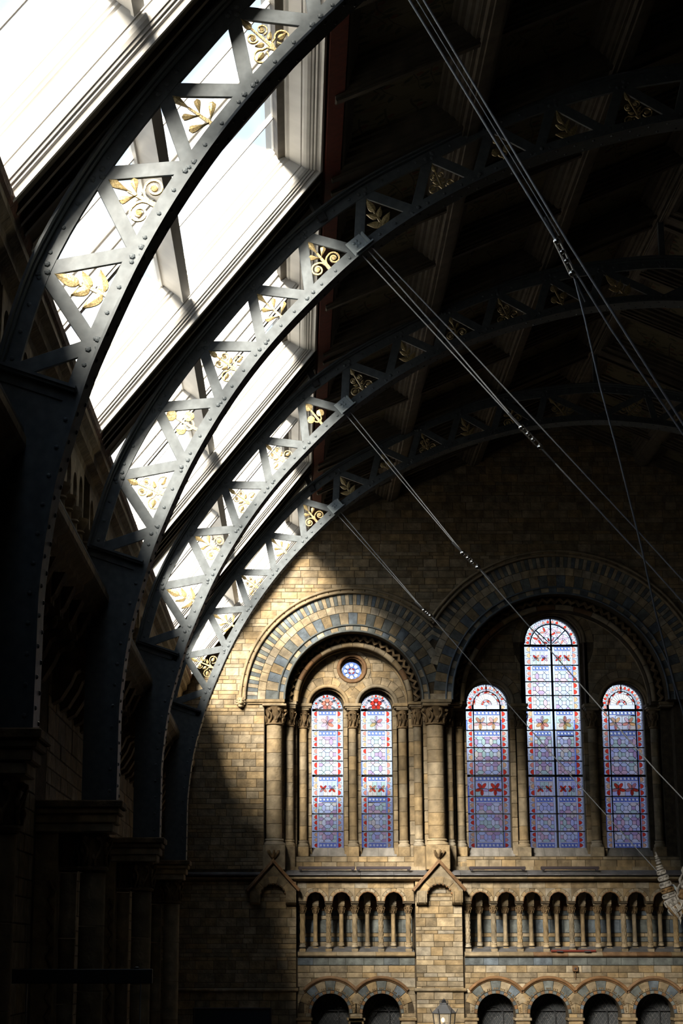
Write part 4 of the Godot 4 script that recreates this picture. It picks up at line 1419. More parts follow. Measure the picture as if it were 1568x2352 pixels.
func make_low_arches(x0: float, x1: float, cs: Array, first: int) -> void:
	var o := thing("wall_lower", ("wall strip with two round arches of grey and buff wedges at the left foot of the picture" if first == 0 else "wall strip with four round arches of grey and buff wedges at the right foot of the picture"), "wall", at((x0 + x1) / 2, -8, END), "", "structure")
	var holes := []
	for c: float in cs:
		holes.append([c, 0.475, -1.45])
	if first: holes.append([cs[-1] + 1.33, 0.475, -1.45])
	var b := facade()
	plate(b, x0 - 0.02, x1 + 0.6, -3.2, -0.08, holes, -0.5, -0.075)
	part(o, "wall_core", b, M["mortar"])
	var x := x0
	while x < x1:
		var w := minf(rng.randf_range(0.36, 0.5), x1 - x)
		b = facade()
		b.block(x + 0.003, x + w - 0.003, -0.275, -0.095, -0.12, -0.055, 0.006)
		part(o, "band_stone", b, pick(M["blue"]))
		x += w
	var cuts := []
	for q: Array in holes:
		cuts.append(tombstone(Vector2(q[0], -1.45), 0.50, -4.0))
		cuts.append(arc_pts(Vector2(q[0], -1.45), 0.825, 0, PI, 24))
	ashlar(o, x0, x1, -1.9, -0.285, -0.06, M["pale"] + M["buff"], 120, cuts)
	var gap := 1.325
	for i in holes.size():
		var c := Vector2(holes[i][0], -1.45)
		var keep := func(m: Vector2) -> bool: return absf(m.x - c.x) < gap / 2 and m.x > x0 - 0.02
		ring(o, c, 0.56, 0.82, 0, PI, 9, -0.10, -0.05, [M["blue"], M["buff"]], "voussoir", 0.008, keep)
		for e: int in [0, 8]:       # the lowest wedges, cut where they meet the next arch
			var pg := PackedVector2Array()
			pg.append_array(arc_pts(c, 0.564, PI * e / 9 + 0.006, PI * (e + 1) / 9 - 0.006, 4))
			pg.append_array(arc_pts(c, 0.816, PI * (e + 1) / 9 - 0.006, PI * e / 9 + 0.006, 4))
			for q in Geometry2D.intersect_polygons(pg, rect(maxf(c.x - gap / 2 + 0.003, x0), c.x + gap / 2 - 0.003, -9, 9)):
				b = facade()
				b.prism(q, -0.10, -0.05, false)
				part(o, "voussoir", b, pick(M["buff"]))
		ring(o, c, 0.478, 0.555, 0, PI, 16, -0.10, -0.04, [M["blue"], M["rust"]], "edge_stone", 0.005)
		b = facade()
		var lim := acos(clampf(gap / 2 / 0.87, 0, 1))
		arc_roll(b, c, 0.87, lim, PI - lim, -0.03, 0.045, 8)
		arc_roll(b, c, 0.82, lim - 0.05, PI - lim + 0.05, -0.045, 0.022, 6)
		part(o, "hood_moulding", b, pick(M["rust"]))
		for k in 11:
			var a := PI * (k + 0.5) / 11
			b = facade()
			for s in 3:
				var d := Vector2(cos(a), sin(a))
				var l := Vector2(-d.y, d.x)
				var e := c + d * (0.585 + 0.02) + l * (s - 1) * 0.045
				b.box(Vector3(e.x, e.y, -0.045), Vector3(0.045, 0.026, 0.02), 0.004, Basis(Vector3(d.x, d.y, 0), Vector3(l.x, l.y, 0), Vector3(0, 0, 1)))
			part(o, "dentil", b, M["carved"])
		# capital between this opening and the next
		for s: float in [-1.0, 1.0]:
			var cx := c.x + s * gap / 2
			if cx < x0 - 0.2 or cx > x1 + 0.3 or (s > 0 and i < holes.size() - 1 and first > 0):
				continue
			box_part(o, "abacus", cx - 0.215, cx + 0.215, -1.63, -1.56, -0.45, 0.0, pick(M["buff"]), 0.012)
			box_part(o, "capital", cx - 0.18, cx + 0.18, -1.8, -1.635, -0.45, -0.03, pick(M["buff"]), 0.02)
			box_part(o, "pier_shaft", cx - 0.17, cx + 0.17, -3.2, -1.8, -0.45, -0.05, pick(M["buff"]), 0.02)
		if i >= cs.size():
			continue
		# the leaded window behind the opening
		var nth: String = ["left of the two", "right of the two", "first right of the lantern", "second right of the lantern", "third right of the lantern", "fourth right of the lantern"][first + i]
		var wn := thing("window_%d" % (20 + first + i), "dark leaded window under the low round arch, the %s" % nth, "window", at(c.x, -3.2, END + 0.6), "", "structure")
		b = facade()
		var gp := arc_pts(c, 0.5, 0, PI, 20)
		gp.append(Vector2(c.x - 0.5, -3.2))
		gp.append(Vector2(c.x + 0.5, -3.2))
		b.prism(gp, -0.66, -0.64)
		part(wn, "dark_pane", b, M["dark glass"])
		b = facade()
		b.box(Vector3(c.x, -1.40, -0.61), Vector3(1.0, 0.022, 0.05))
		b.box(Vector3(c.x + 0.22, -2.0, -0.61), Vector3(0.02, 1.25, 0.05))
		b.box(Vector3(c.x, -1.9, -0.61), Vector3(1.0, 0.02, 0.05))
		arc_roll(b, c + Vector2(-0.02, -0.1), 0.25, 0, PI, -0.61, 0.014, 5)
		part(wn, "glazing_bar", b, M["dark iron"])
		b = facade()
		for p in range(-9, 10):
			for s: float in [-1.0, 1.0]:
				var m := Vector2(c.x + p * 0.11, -1.45)
				b.box(Vector3(m.x, m.y, -0.635), Vector3(1.3, 0.007, 0.012), 0.0, Basis(Vector3(0, 0, 1), s * 0.95))
		for k in 22:
			b.ball(Vector3(c.x + rng.randf_range(-0.42, 0.42), rng.randf_range(-1.75, -1.12), -0.635), Vector3(0.02, 0.02, 0.012), 5, 3)
		var cut := part(wn, "lead_came", b, M["slate ledge"], "", "stuff")
		cut.name = "lead_came"

# ---------------------------------------------------------------- stained glass
var gl := []          # pieces of the window in hand: [outline, colour, z]

func blob(c: Vector2, rx: float, ry: float, ang: float, n: int) -> PackedVector2Array:
	var out := PackedVector2Array()
	for i in n:
		var a := TAU * i / n
		out.append(c + Vector2(cos(a) * rx, sin(a) * ry).rotated(ang))
	return out

func rect(x0: float, x1: float, y0: float, y1: float) -> PackedVector2Array:
	return PackedVector2Array([Vector2(x0, y0), Vector2(x1, y0), Vector2(x1, y1), Vector2(x0, y1)])

func piece(pg: PackedVector2Array, col: String, z := 0.0) -> void:
	gl.append([pg, col, z])

func clipped(pg: PackedVector2Array, to: PackedVector2Array, col: String) -> void:
	for q in Geometry2D.intersect_polygons(pg, to):
		if q.size() > 2:
			var area := 0.0
			for i in q.size():
				area += q[i].cross(q[(i + 1) % q.size()])
			if absf(area) > 0.0006:
				piece(q, col)

const PALE: Array[String] = ["clear", "clear", "mint", "mint", "pink", "pink", "mauve", "lilac", "lilac", "cream", "ice", "mauve"]

func quarries(x0: float, x1: float, y0: float, y1: float, p: float) -> void:
	var box := rect(x0, x1, y0, y1)
	var cx := (x0 + x1) / 2
	var h := p / 4
	for i in range(-4, 5):
		for j in range(-4, 5):
			var c := Vector2(cx + i * p, (y0 + y1) / 2 + j * p)
			clipped(rect(c.x - h, c.x + h, c.y - h, c.y + h), box, pick(PALE))
			var v := c + Vector2(p / 2, 0)
			clipped(PackedVector2Array([v + Vector2(-h, -h), v + Vector2(0, -2 * h), v + Vector2(h, -h), v + Vector2(h, h), v + Vector2(0, 2 * h), v + Vector2(-h, h)]), box, pick(PALE))
			v = c + Vector2(0, p / 2)
			clipped(PackedVector2Array([v + Vector2(-h, -h), v + Vector2(-2 * h, 0), v + Vector2(-h, h), v + Vector2(h, h), v + Vector2(2 * h, 0), v + Vector2(h, -h)]), box, pick(PALE))

func roundels(x0: float, x1: float, y0: float, y1: float, n: int) -> void:
	var w := (x1 - x0) / n
	var r := minf(w, y1 - y0) * 0.40
	for i in n:
		var c := Vector2(x0 + w * (i + 0.5), (y0 + y1) / 2)
		var d := blob(c, r, r, 0.0, 14)
		piece(d, "clear", 0.004)
		for s in 2:
			var half := rect(c.x - w / 2, c.x, y0, y1) if s == 0 else rect(c.x, c.x + w / 2, y0, y1)
			for q in Geometry2D.clip_polygons(half, d):
				piece(q, "blue")

func flowers(x0: float, x1: float, y0: float, y1: float, petals: int, cols: Array, count: int) -> void:
	var w := (x1 - x0) / count
	for k in count:
		var c := Vector2(x0 + w * (k + 0.5), (y0 + y1) / 2)
		for i in 2:
			for j in 2:
				piece(rect(x0 + w * (k + 0.5 * i), x0 + w * (k + 0.5 * (i + 1)), lerpf(y0, y1, 0.5 * j), lerpf(y0, y1, 0.5 * (j + 1))), pick(["clear", "mint", "cream", "clear", "lilac"]))
		var r := minf(w, y1 - y0) * 0.5
		if count == 1:
			petals = 6
		for i in petals:
			var a := TAU * i / petals + (PI / 4 if petals == 4 else -PI / 2)
			var d := Vector2(cos(a), sin(a))
			piece(blob(c + d * r * 0.56, r * 0.48, r * 0.27, a, 10), pick(cols), 0.014)
		piece(blob(c, r * 0.08, r * 0.08, 0, 8), "grey", 0.016)

func border(x0: float, x1: float, y0: float, y1: float, inward: float) -> void:     # inward: +1 when the light lies to the right
	var s := (x1 - x0) * 0.19
	var n := maxi(1, roundi((y1 - y0) / 0.3))
	for i in n:
		var a := lerpf(y0, y1, float(i) / n)
		var c := lerpf(y0, y1, float(i + 1) / n)
		piece(rect(x0, x0 + s, a, c), pick(["ice", "lilac", "blue", "ice"]))
		piece(rect(x1 - s, x1, a, c), pick(["ice", "lilac", "ice"]))
	n = maxi(1, roundi((y1 - y0) / 0.165))
	for i in n:
		var a := lerpf(y0, y1, float(i) / n)
		var c := lerpf(y0, y1, float(i + 1) / n)
		var m := (a + c) / 2
		var hh := (c - a) * 0.40
		var bx := x1 - s if inward > 0 else x0 + s
		var wx := (x1 - x0 - 2 * s) * 0.80
		var red := PackedVector2Array()
		for k in 7:
			var t := lerpf(-PI / 2, PI / 2, k / 6.0)
			red.append(Vector2(bx - inward * cos(t) * wx, m + sin(t) * hh))
		piece(red, pick(["red", "red", "coral", "red", "orange"]))
		for q in Geometry2D.clip_polygons(rect(x0 + s, x1 - s, a, c), red):
			piece(q, pick(["clear", "ice", "cream"]))

func ring_glass(c: Vector2, r0: float, r1: float, n: int) -> void:      # the border carried round a semicircular head
	for i in n:
		var a := PI * i / n
		var b := PI * (i + 1) / n
		var m := (a + b) / 2
		var w := r1 - r0
		for e: Array in [[r0, r0 + w * 0.2], [r1 - w * 0.2, r1]]:
			var q := PackedVector2Array()
			for t: Array in [[e[0], a], [e[1], a], [e[1], m], [e[1], b], [e[0], b], [e[0], m]]:
				q.append(c + Vector2(cos(t[1]), sin(t[1])) * t[0])
			piece(q, pick(["ice", "lilac", "ice"]))
		var red := blob(c + Vector2(cos(m), sin(m)) * (r0 + w * 0.42), w * 0.28, (b - a) * (r0 + r1) * 0.16, m, 9)
		piece(red, pick(["red", "coral", "red", "pink"]), 0.002)
		for s in 2:
			var q := PackedVector2Array()
			var a0 := a if s == 0 else m
			var a1 := m if s == 0 else b
			for t: Array in [[r0 + w * 0.2, a0], [r1 - w * 0.2, a0], [r1 - w * 0.2, a1], [r0 + w * 0.2, a1]]:
				q.append(c + Vector2(cos(t[1]), sin(t[1])) * t[0])
			for z in Geometry2D.clip_polygons(q, red):
				piece(z, pick(["clear", "clear", "cream"]))

func wedge(c: Vector2, r0: float, r1: float, a0: float, a1: float, col: String, z := 0.0) -> void:
	var q := PackedVector2Array()
	for i in 4: q.append(c + Vector2(cos(lerpf(a0, a1, i / 3.0)), sin(lerpf(a0, a1, i / 3.0))) * r1)
	for i in 4: q.append(c + Vector2(cos(lerpf(a1, a0, i / 3.0)), sin(lerpf(a1, a0, i / 3.0))) * maxf(r0, 0.004))
	piece(q, col, z)

func commit_glass(o: Node3D, z: float) -> void:
	var came := facade()
	var items := []
	for g: Array in gl:
		var pg: PackedVector2Array = g[0]
		if Geometry2D.is_polygon_clockwise(pg):
			pg.reverse()
		var c := Vector2.ZERO
		var area := 0.0
		for p in pg:
			c += p
		c /= pg.size()
		for i in pg.size():
			area += pg[i].cross(pg[(i + 1) % pg.size()])
		var inner := PackedVector2Array()
		var wide := PackedVector2Array()
		for p in pg:
			var l := (c - p).length()
			inner.append(p.move_toward(c, minf(0.004, l * 0.25)))
			wide.append(p.move_toward(c, minf(0.006, l * 0.35)))
		for i in pg.size():
			var j := (i + 1) % pg.size()
			var zz: float = z + g[2]
			for e: float in [-0.011, 0.011]:
				came.quad(Vector3(pg[i].x, pg[i].y, zz + e), Vector3(pg[j].x, pg[j].y, zz + e), Vector3(wide[j].x, wide[j].y, zz + e), Vector3(wide[i].x, wide[i].y, zz + e))
			came.quad(Vector3(wide[i].x, wide[i].y, zz - 0.011), Vector3(wide[j].x, wide[j].y, zz - 0.011), Vector3(wide[j].x, wide[j].y, zz + 0.011), Vector3(wide[i].x, wide[i].y, zz + 0.011))
		items.append([absf(area), inner, g[1], g[2]])
	items.sort_custom(func(a: Array, b: Array) -> bool: return a[0] > b[0])
	var rest := {}
	for i in items.size():
		var it: Array = items[i]
		var m: Material = M["glass " + it[2]]
		var b := facade() if i < 290 else (rest.get_or_add(m, facade()) as Mb)
		b.prism(it[1], z + it[3] - 0.004, z + it[3] + 0.004)
		if i < 290:
			part(o, "glass_piece", b, m)
	many(o, "small_glass_pieces", rest)
	part(o, "lead_came", came, M["lead"], "", "stuff")
	gl = []

func iron(o: Node3D, x0: float, x1: float, y0: float, y1: float, z: float) -> void:
	box_part(o, "iron_bar", x0, x1, y0, y1, z + 0.012, z + 0.05, M["lead"], 0.0)

const BARS: Array[float] = [2.70, 3.14, 3.60, 4.055, 4.60, 4.99, 5.35, 5.81, 6.35]

func light_rows(x0: float, x1: float, rows: Array, nr: int, petals: int, p: float) -> void:     # rows: [y0, y1, kind]
	for r: Array in rows:
		var y0: float = r[0] + 0.015
		var y1: float = r[1] - 0.015
		match r[2]:
			"quarry": quarries(x0, x1, y0, y1, p)
			"foot":
				roundels(x0, x1, y0, y0 + 0.13, nr)
				quarries(x0, x1, y0 + 0.15, y1, p)
			"top":
				roundels(x0, x1, y1 - 0.13, y1, nr)
				quarries(x0, x1, y0, y1 - 0.15, p)
			"red", "gold":
				roundels(x0, x1, y1 - 0.12, y1, nr)
				flowers(x0, x1, y0, y1 - 0.14, petals, ["red", "red", "coral", "mauve"] if r[2] == "red" else ["orange", "coral", "orange", "pink"], 1 if petals == 4 and nr == 5 and x1 - x0 < 0.49 and r[2] == "gold" else 2)

func make_lancet(id: int, label: String, cx: float, hw: float, spring: float, kind: String) -> void:
	var o := thing("window_%d" % id, label, "stained glass", at(cx, 2.7, END + 1.25), "", "structure")
	var z := -1.25
	var bw := 0.165 if kind == "pair" else 0.19
	var kinds := ["foot", "quarry", "top", "red", "quarry", "quarry", "top", "gold"]
	var rows := []
	for i in 8:
		rows.append([BARS[i], BARS[i + 1], kinds[i]])
	if kind == "tall":
		rows.append_array([[6.36, 6.745, "quarry"], [6.745, 7.12, "quarry"], [7.12, 7.57, "top"], [7.57, 8.10, "red"]])
	for r: Array in rows:
		border(cx - hw, cx - hw + bw, r[0] + 0.01, r[1] - 0.01, 1.0)
		border(cx + hw - bw, cx + hw, r[0] + 0.01, r[1] - 0.01, -1.0)
	if kind == "tall":
		for s: float in [-1.0, 1.0]:
			var a := cx + minf(s * 0.02, s * (hw - bw))
			var c := cx + maxf(s * 0.02, s * (hw - bw))
			if s < 0: c -= 0.05
			else: a += 0.05
			light_rows(a + 0.01, c - 0.01, rows, 5, 4, 0.2)
			for r: Array in rows:
				piece(rect(cx + (0.025 if s > 0 else -0.07), cx + (0.07 if s > 0 else -0.025), r[0] + 0.015, r[1] - 0.015), "ice")
	else:
		light_rows(cx - hw + bw + 0.012, cx + hw - bw - 0.012, rows, 5 if kind == "pair" else 7, 4 if kind == "pair" else 5, 0.2)
	# the round head
	var C := Vector2(cx, spring)
	var foot := BARS[8] if kind != "tall" else 8.10
	var r1 := hw - 0.005
	var r0 := r1 - bw * 0.82
	ring_glass(C, r0, r1, 11 if kind == "pair" else (13 if kind == "triple" else 16))
	if spring > foot + 0.02:
		border(cx - hw, cx - hw + bw, foot + 0.02, spring, 1.0)
		border(cx + hw - bw, cx + hw, foot + 0.02, spring, -1.0)
		piece(rect(cx - r0, cx, foot + 0.02, spring), "clear")
		piece(rect(cx, cx + r0, foot + 0.02, spring), "clear")
	if kind == "pair":
		var f := C + Vector2(0, 0.11)
		for i in 5:
			wedge(C, 0.02, r0, PI * i / 5, PI * (i + 1) / 5, pick(["clear", "pink", "cream", "clear"]))
		for i in 4:
			var a: float = [0.45, PI - 0.45, -0.5, PI + 0.5][i]
			piece(blob(f + Vector2(cos(a), sin(a)) * 0.19, 0.07, 0.028, a, 9), "grey", 0.012)
		for i in 5:
			var a := PI / 2 + TAU * i / 5
			piece(blob(f + Vector2(cos(a), sin(a)) * 0.095, 0.068, 0.064, a, 12), "red" if cx > 1.5 else "coral", 0.016)
		piece(blob(f, 0.06, 0.06, 0, 12), "clear", 0.022)
	elif kind == "triple":
		for i in 12:
			wedge(C, 0.14, r0 * 0.76, PI * i / 12, PI * (i + 1) / 12, pick(["cream", "clear", "cream"]))
			wedge(C, r0 * 0.78, r0, PI * i / 12, PI * (i + 1) / 12, pick(["clear", "pink", "clear", "coral"]))
		for i in 10:
			wedge(C, 0.075, 0.135, PI * i / 10, PI * (i + 1) / 10, pick(["coral", "red", "pink"]))
		piece(blob(C + Vector2(0, 0.02), 0.06, 0.06, 0, 12), "ice", 0.01)
		for i in 5:
			var a := PI * (i + 0.5) / 5
			piece(blob(C + Vector2(cos(a), sin(a)) * r0 * 0.86, 0.07, 0.022, a + PI / 2 + 0.4, 8), "red", 0.012)
	else:
		for i in 4:
			var am := PI * (i + 0.5) / 4
			var c := C + Vector2(cos(am), sin(am)) * r0 * 0.66
			var big := blob(c, r0 * 0.27, r0 * 0.27, 0, 16)
			piece(big, "clear", 0.003)
			for h in 2:
				var q := PackedVector2Array()
				var a0 := PI * i / 4 + 0.02 if h == 0 else am
				var a1 := am if h == 0 else PI * (i + 1) / 4 - 0.02
				q.append(C + Vector2(cos(a0), sin(a0)) * 0.06)
				for t in 4:
					var a := lerpf(a0, a1, t / 3.0)
					q.append(C + Vector2(cos(a), sin(a)) * r0)
				q.append(C + Vector2(cos(a1), sin(a1)) * 0.06)
				for w in Geometry2D.clip_polygons(q, big):
					piece(w, pick(["ice", "lilac", "clear"]))
			for k in 5:
				var a := TAU * k / 5 + am
				piece(blob(c + Vector2(cos(a), sin(a)) * r0 * 0.14, r0 * 0.12, r0 * 0.055, a, 9), pick(["coral", "red", "pink"]), 0.014)
			piece(blob(C + Vector2(cos(am), sin(am)) * r0 * 0.27, r0 * 0.10, r0 * 0.05, am, 9), pick(["coral", "red"]), 0.014)
	commit_glass(o, z)
	for y: float in BARS:
		var th := 0.03 if absf(y - 4.6) < 0.01 or absf(y - 6.35) < 0.01 else 0.011
		iron(o, cx - hw, cx + hw, y - th, y + th, z)
	if kind != "pair":
		var off := hw - bw - 0.005
		for s: float in ([-1.0, 1.0] if kind == "triple" else []):
			iron(o, cx + s * off - 0.014, cx + s * off + 0.014, 2.7, spring, z)
		if kind == "triple":
			var b := facade()
			arc_roll(b, C, off, 0, PI, z + 0.03, 0.014, 5)
			part(o, "iron_bar", b, M["lead"])
			iron(o, cx - 0.012, cx + 0.012, spring + off, spring + hw, z)
		else:
			iron(o, cx - 0.026, cx + 0.026, 2.7, 8.1, z)
			iron(o, cx - 0.02, cx + 0.02, 8.1, spring + hw, z)
			for y: float in [6.745, 7.12, 7.57]:
				iron(o, cx - hw, cx + hw, y - 0.011, y + 0.011, z)
			iron(o, cx - hw, cx + hw, 8.07, 8.13, z)
			var b := facade()
			arc_roll(b, C, r0, 0, PI, z + 0.03, 0.018, 5)
			part(o, "iron_bar", b, M["lead"])
			for a: float in [PI / 4, 3 * PI / 4]:
				b = facade()
				b.tube([Vector3(C.x + cos(a) * 0.05, C.y + sin(a) * 0.05, z + 0.03), Vector3(C.x + cos(a) * r0, C.y + sin(a) * r0, z + 0.03)], 0.014, 5)
				part(o, "iron_bar", b, M["lead"])

func make_glass() -> void:
	make_lancet(6, "left stained glass lancet of the sunlit pair, pale top and violet foot", 0.86, 0.41, 6.40, "pair")
	make_lancet(7, "right stained glass lancet of the sunlit pair with a deep red flower in its head", 2.17, 0.41, 6.40, "pair")
	make_lancet(8, "left stained glass lancet of the three, its lower half violet", 5.135, 0.555, 6.495, "triple")
	make_lancet(9, "tallest stained glass window, a double light in the middle of the three", 6.925, 0.725, 8.127, "tall")
	make_lancet(10, "right stained glass lancet of the three, above the hanging bones", 8.765, 0.555, 6.495, "triple")
	var o := thing("window_11", "small round stained glass window over the paired lancets", "stained glass", at(1.52, 7.15, END + 1.25), "", "structure")
	var C := Vector2(1.52, 7.41)
	for i in 8:
		var a := TAU * i / 8
		piece(blob(C + Vector2(cos(a), sin(a)) * 0.165, 0.058, 0.058, 0, 12), "clear", 0.004)
		var w := PackedVector2Array()
		for t: Array in [[0.09, -0.39], [0.255, -0.39], [0.258, -0.13], [0.258, 0.13], [0.255, 0.39], [0.09, 0.39]]:
			w.append(C + Vector2(cos(a + t[1]), sin(a + t[1])) * t[0])
		var halves := [rect(-60, 60, 0, 0)]
		var inner := blob(C + Vector2(cos(a), sin(a)) * 0.165, 0.058, 0.058, 0, 12)
		for s in 2:
			var hp := PackedVector2Array()
			for t: Array in ([[0.02, -0.39], [0.4, -0.39], [0.4, 0.0], [0.02, 0.0]] if s == 0 else [[0.02, 0.0], [0.4, 0.0], [0.4, 0.39], [0.02, 0.39]]):
				hp.append(C + Vector2(cos(a + t[1]), sin(a + t[1])) * t[0])
			for q in Geometry2D.intersect_polygons(w, hp):
				for r in Geometry2D.clip_polygons(q, inner):
					piece(r, "blue")
		wedge(C, 0.055, 0.088, a - 0.39, a + 0.39, "red" if i % 2 else "mauve")
	piece(blob(C, 0.05, 0.05, 0, 12), "clear", 0.004)
	commit_glass(o, -1.25)

# ---------------------------------------------------------------- side walls, floor
func side() -> Mb:      # builder on the left wall: x is the depth, y the height over the eye, z out of the wall into the hall
	var b := Mb.new()
	b.xf = Transform3D(Basis(Vector3(0, 0, -1), Vector3(0, 1, 0), Vector3(1, 0, 0)), Vector3(0, EYE, 0))
	return b

func run_along(parent: Node3D, called: String, prof: PackedVector2Array, t0: float, t1: float, piece_len: float, mats: Array) -> void:    # a moulding along the hall; profile of (x, height over the eye)
	var n := maxi(1, roundi((t1 - t0) / piece_len))
	for i in n:
		var b := Mb.new()
		b.xf = Transform3D(Basis(), Vector3(0, EYE, 0))
		b.prism(prof, -lerpf(t0, t1, float(i + 1) / n) + 0.004, -lerpf(t0, t1, float(i) / n) - 0.004)
		part(parent, called, b, pick(mats))

func make_shell() -> void:
	var fl := thing("floor", "stone floor of the hall, far below the eye", "floor", Vector3(MID, 0, -20), "", "structure")
	var b := Mb.new()
	b.box(Vector3(MID, -0.25, -14), Vector3(28, 0.5, 68))
	part(fl, "slab", b, M["floor stone"])
	var rw := thing("wall_right", "right side wall of the hall, outside the picture", "wall", Vector3(17.5, 0, -14), "", "structure")
	b = Mb.new()
	b.box(Vector3(17.7, 8.2, -14), Vector3(0.8, 16.6, 68))
	part(rw, "slab", b, M["side stone"][0])
	var bw := thing("wall_back", "wall behind the eye, outside the picture", "wall", Vector3(MID, 0, 20), "", "structure")
	b = Mb.new()
	b.box(Vector3(MID, 11, 20.2), Vector3(28, 24, 0.8))
	part(bw, "slab", b, M["side stone"][1])
	var w := thing("wall_left", "dark left wall with balcony cornice, colonnade and stone blocks between the arches", "wall", at(-3.0, -8, 25), "", "structure")
	b = Mb.new()
	b.xf = Transform3D(Basis(), Vector3(0, EYE, 0))
	b.box(Vector3(-4.17, -1.6, -14), Vector3(1.4, 12.9, 68))
	b.box(Vector3(-4.25, 5.8, -14), Vector3(1.0, 3.2, 68))
	b.box(Vector3(-3.75, 7.0, -14), Vector3(1.6, 0.5, 68))
	part(w, "wall_core", b, M["mortar"])
	var left := 300
	for k in 4:
		var t0 := RIBS[k] + 0.5
		var t1 := (RIBS[k + 1] if k < 3 else END) - 0.5
		ashlar(w, t0, t1, -1.8, 3.9, -3.46, M["side stone"], 70, [], PackedVector2Array(), side, 1.75)
		# corbels under the balcony
		var n := int((t1 - t0) / 0.8)
		for i in n:
			var t := lerpf(t0, t1, (i + 0.5) / n)
			b = Mb.new()
			b.xf = Transform3D(Basis(), Vector3(0, EYE, -t))
			b.prism(PackedVector2Array([Vector2(-3.47, 3.45), Vector2(-3.34, 3.52), Vector2(-3.2, 3.75), Vector2(-3.14, 3.9), Vector2(-3.02, 3.98), Vector2(-2.86, 4.16), Vector2(-2.74, 4.42), Vector2(-3.47, 4.42)]), -0.13, 0.13)
			b.ball(Vector3(-3.02, 4.0, 0), Vector3(0.08, 0.09, 0.15), 8, 5)
			part(w, "corbel", b, M["side trim"])
			if i < n - 1:
				b = side()
				var m := t + 0.5 * (t1 - t0) / n
				var pg := PackedVector2Array([Vector2(m - 0.4, 4.45), Vector2(m + 0.4, 4.45), Vector2(m + 0.4, 4.05)])
				pg.append_array(arc_pts(Vector2(m, 4.05), 0.27, 0, PI, 10))
				pg.append(Vector2(m - 0.4, 4.05))
				b.prism(pg, -3.47, -2.9)
				part(w, "corbel_arch", b, pick(M["side stone"]))
	var tr := thing("trim_2", "moulded balcony cornice with a pale rail along the dark left wall", "moulding", at(-2.7, 4.4, 25), "", "structure")
	run_along(tr, "cornice_stone", PackedVector2Array([Vector2(-3.8, 4.42), Vector2(-2.86, 4.42), Vector2(-2.84, 4.5), Vector2(-2.74, 4.56), Vector2(-2.73, 4.64), Vector2(-2.62, 4.72), Vector2(-2.60, 4.76), Vector2(-2.60, 4.85), Vector2(-3.8, 4.88)]), 8.0, END, 1.3, [M["side trim"]] + M["side stone"])
	b = Mb.new()
	b.xf = Transform3D(Basis(), Vector3(0, EYE, 0))
	b.box(Vector3(-2.66, 4.92, -27), Vector3(0.07, 0.05, 38.4), 0.01)
	part(tr, "rail", b, M["slate ledge"])
	var tc := thing("trim_3", "reddish top cornice of the left colonnade, just below the skylights", "moulding", at(-2.8, 6.7, 25), "", "structure")
	run_along(tc, "cornice_stone", PackedVector2Array([Vector2(-3.4, 6.55), Vector2(-2.96, 6.55), Vector2(-2.94, 6.66), Vector2(-2.84, 6.72), Vector2(-2.83, 6.83), Vector2(-2.75, 6.90), Vector2(-2.75, 6.99), Vector2(-3.4, 6.99)]), 8.0, END, 1.3, M["side stone"])
	run_along(tc, "red_fillet", PackedVector2Array([Vector2(-3.0, 6.99), Vector2(-2.75, 6.99), Vector2(-2.72, 7.02), Vector2(-2.70, 7.09), Vector2(-2.74, 7.11), Vector2(-3.0, 7.11)]), 8.0, END, 1.3, [M["red edge"]])
	var bays := ["nearest the eye", "between the first and second iron arch", "between the second and third iron arch", "between the third and fourth iron arch", "beyond the last iron arch"]
	var ends := [8.657] + RIBS + [END]
	for k in 5:
		var o := thing("wall_colonnade", "dark little colonnade high on the left wall, the bay %s" % bays[k], "colonnade", at(-2.95, 4.88, (ends[k] + ends[k + 1]) / 2), "", "structure")
		var t0: float = ends[k] + 0.35
		var t1: float = ends[k + 1] - 0.35
		var n := int((t1 - t0) / 0.62)
		var st := (t1 - t0) / n
		var holes := []
		for i in n:
			holes.append([t0 + st * (i + 0.5), st * 0.30, 6.08 if i % 2 else 6.2])
		b = side()
		plate(b, t0, t1, 5.86, 6.56, holes, -3.14, -2.95)
		part(o, "arched_wall", b, pick(M["side stone"]))
		for i in n + 1:
			if not cache.has("gal"):
				var g := Mb.new()
				g.lathe([Vector2(0.14, 0), Vector2(0.14, 0.08), Vector2(0.11, 0.12), Vector2(0.09, 0.16), Vector2(0.085, 0.5), Vector2(0.115, 0.52), Vector2(0.115, 0.56), Vector2(0.085, 0.58), Vector2(0.08, 0.76), Vector2(0.11, 0.79), Vector2(0.09, 0.82), Vector2(0.15, 0.93), Vector2(0.16, 0.98)], 12)
				cache["gal"] = g.mesh()
			put(o, "colonnette", cache["gal"], pick(M["side stone"]), at(-3.03, 4.88, t0 + st * i) - o.position)
	var nth := ["nearest", "second", "third", "farthest"]
	for k in 4:
		make_wall_shafts(k, "clustered wall shafts with carved capitals carrying the foot of the %s iron arch" % nth[k])

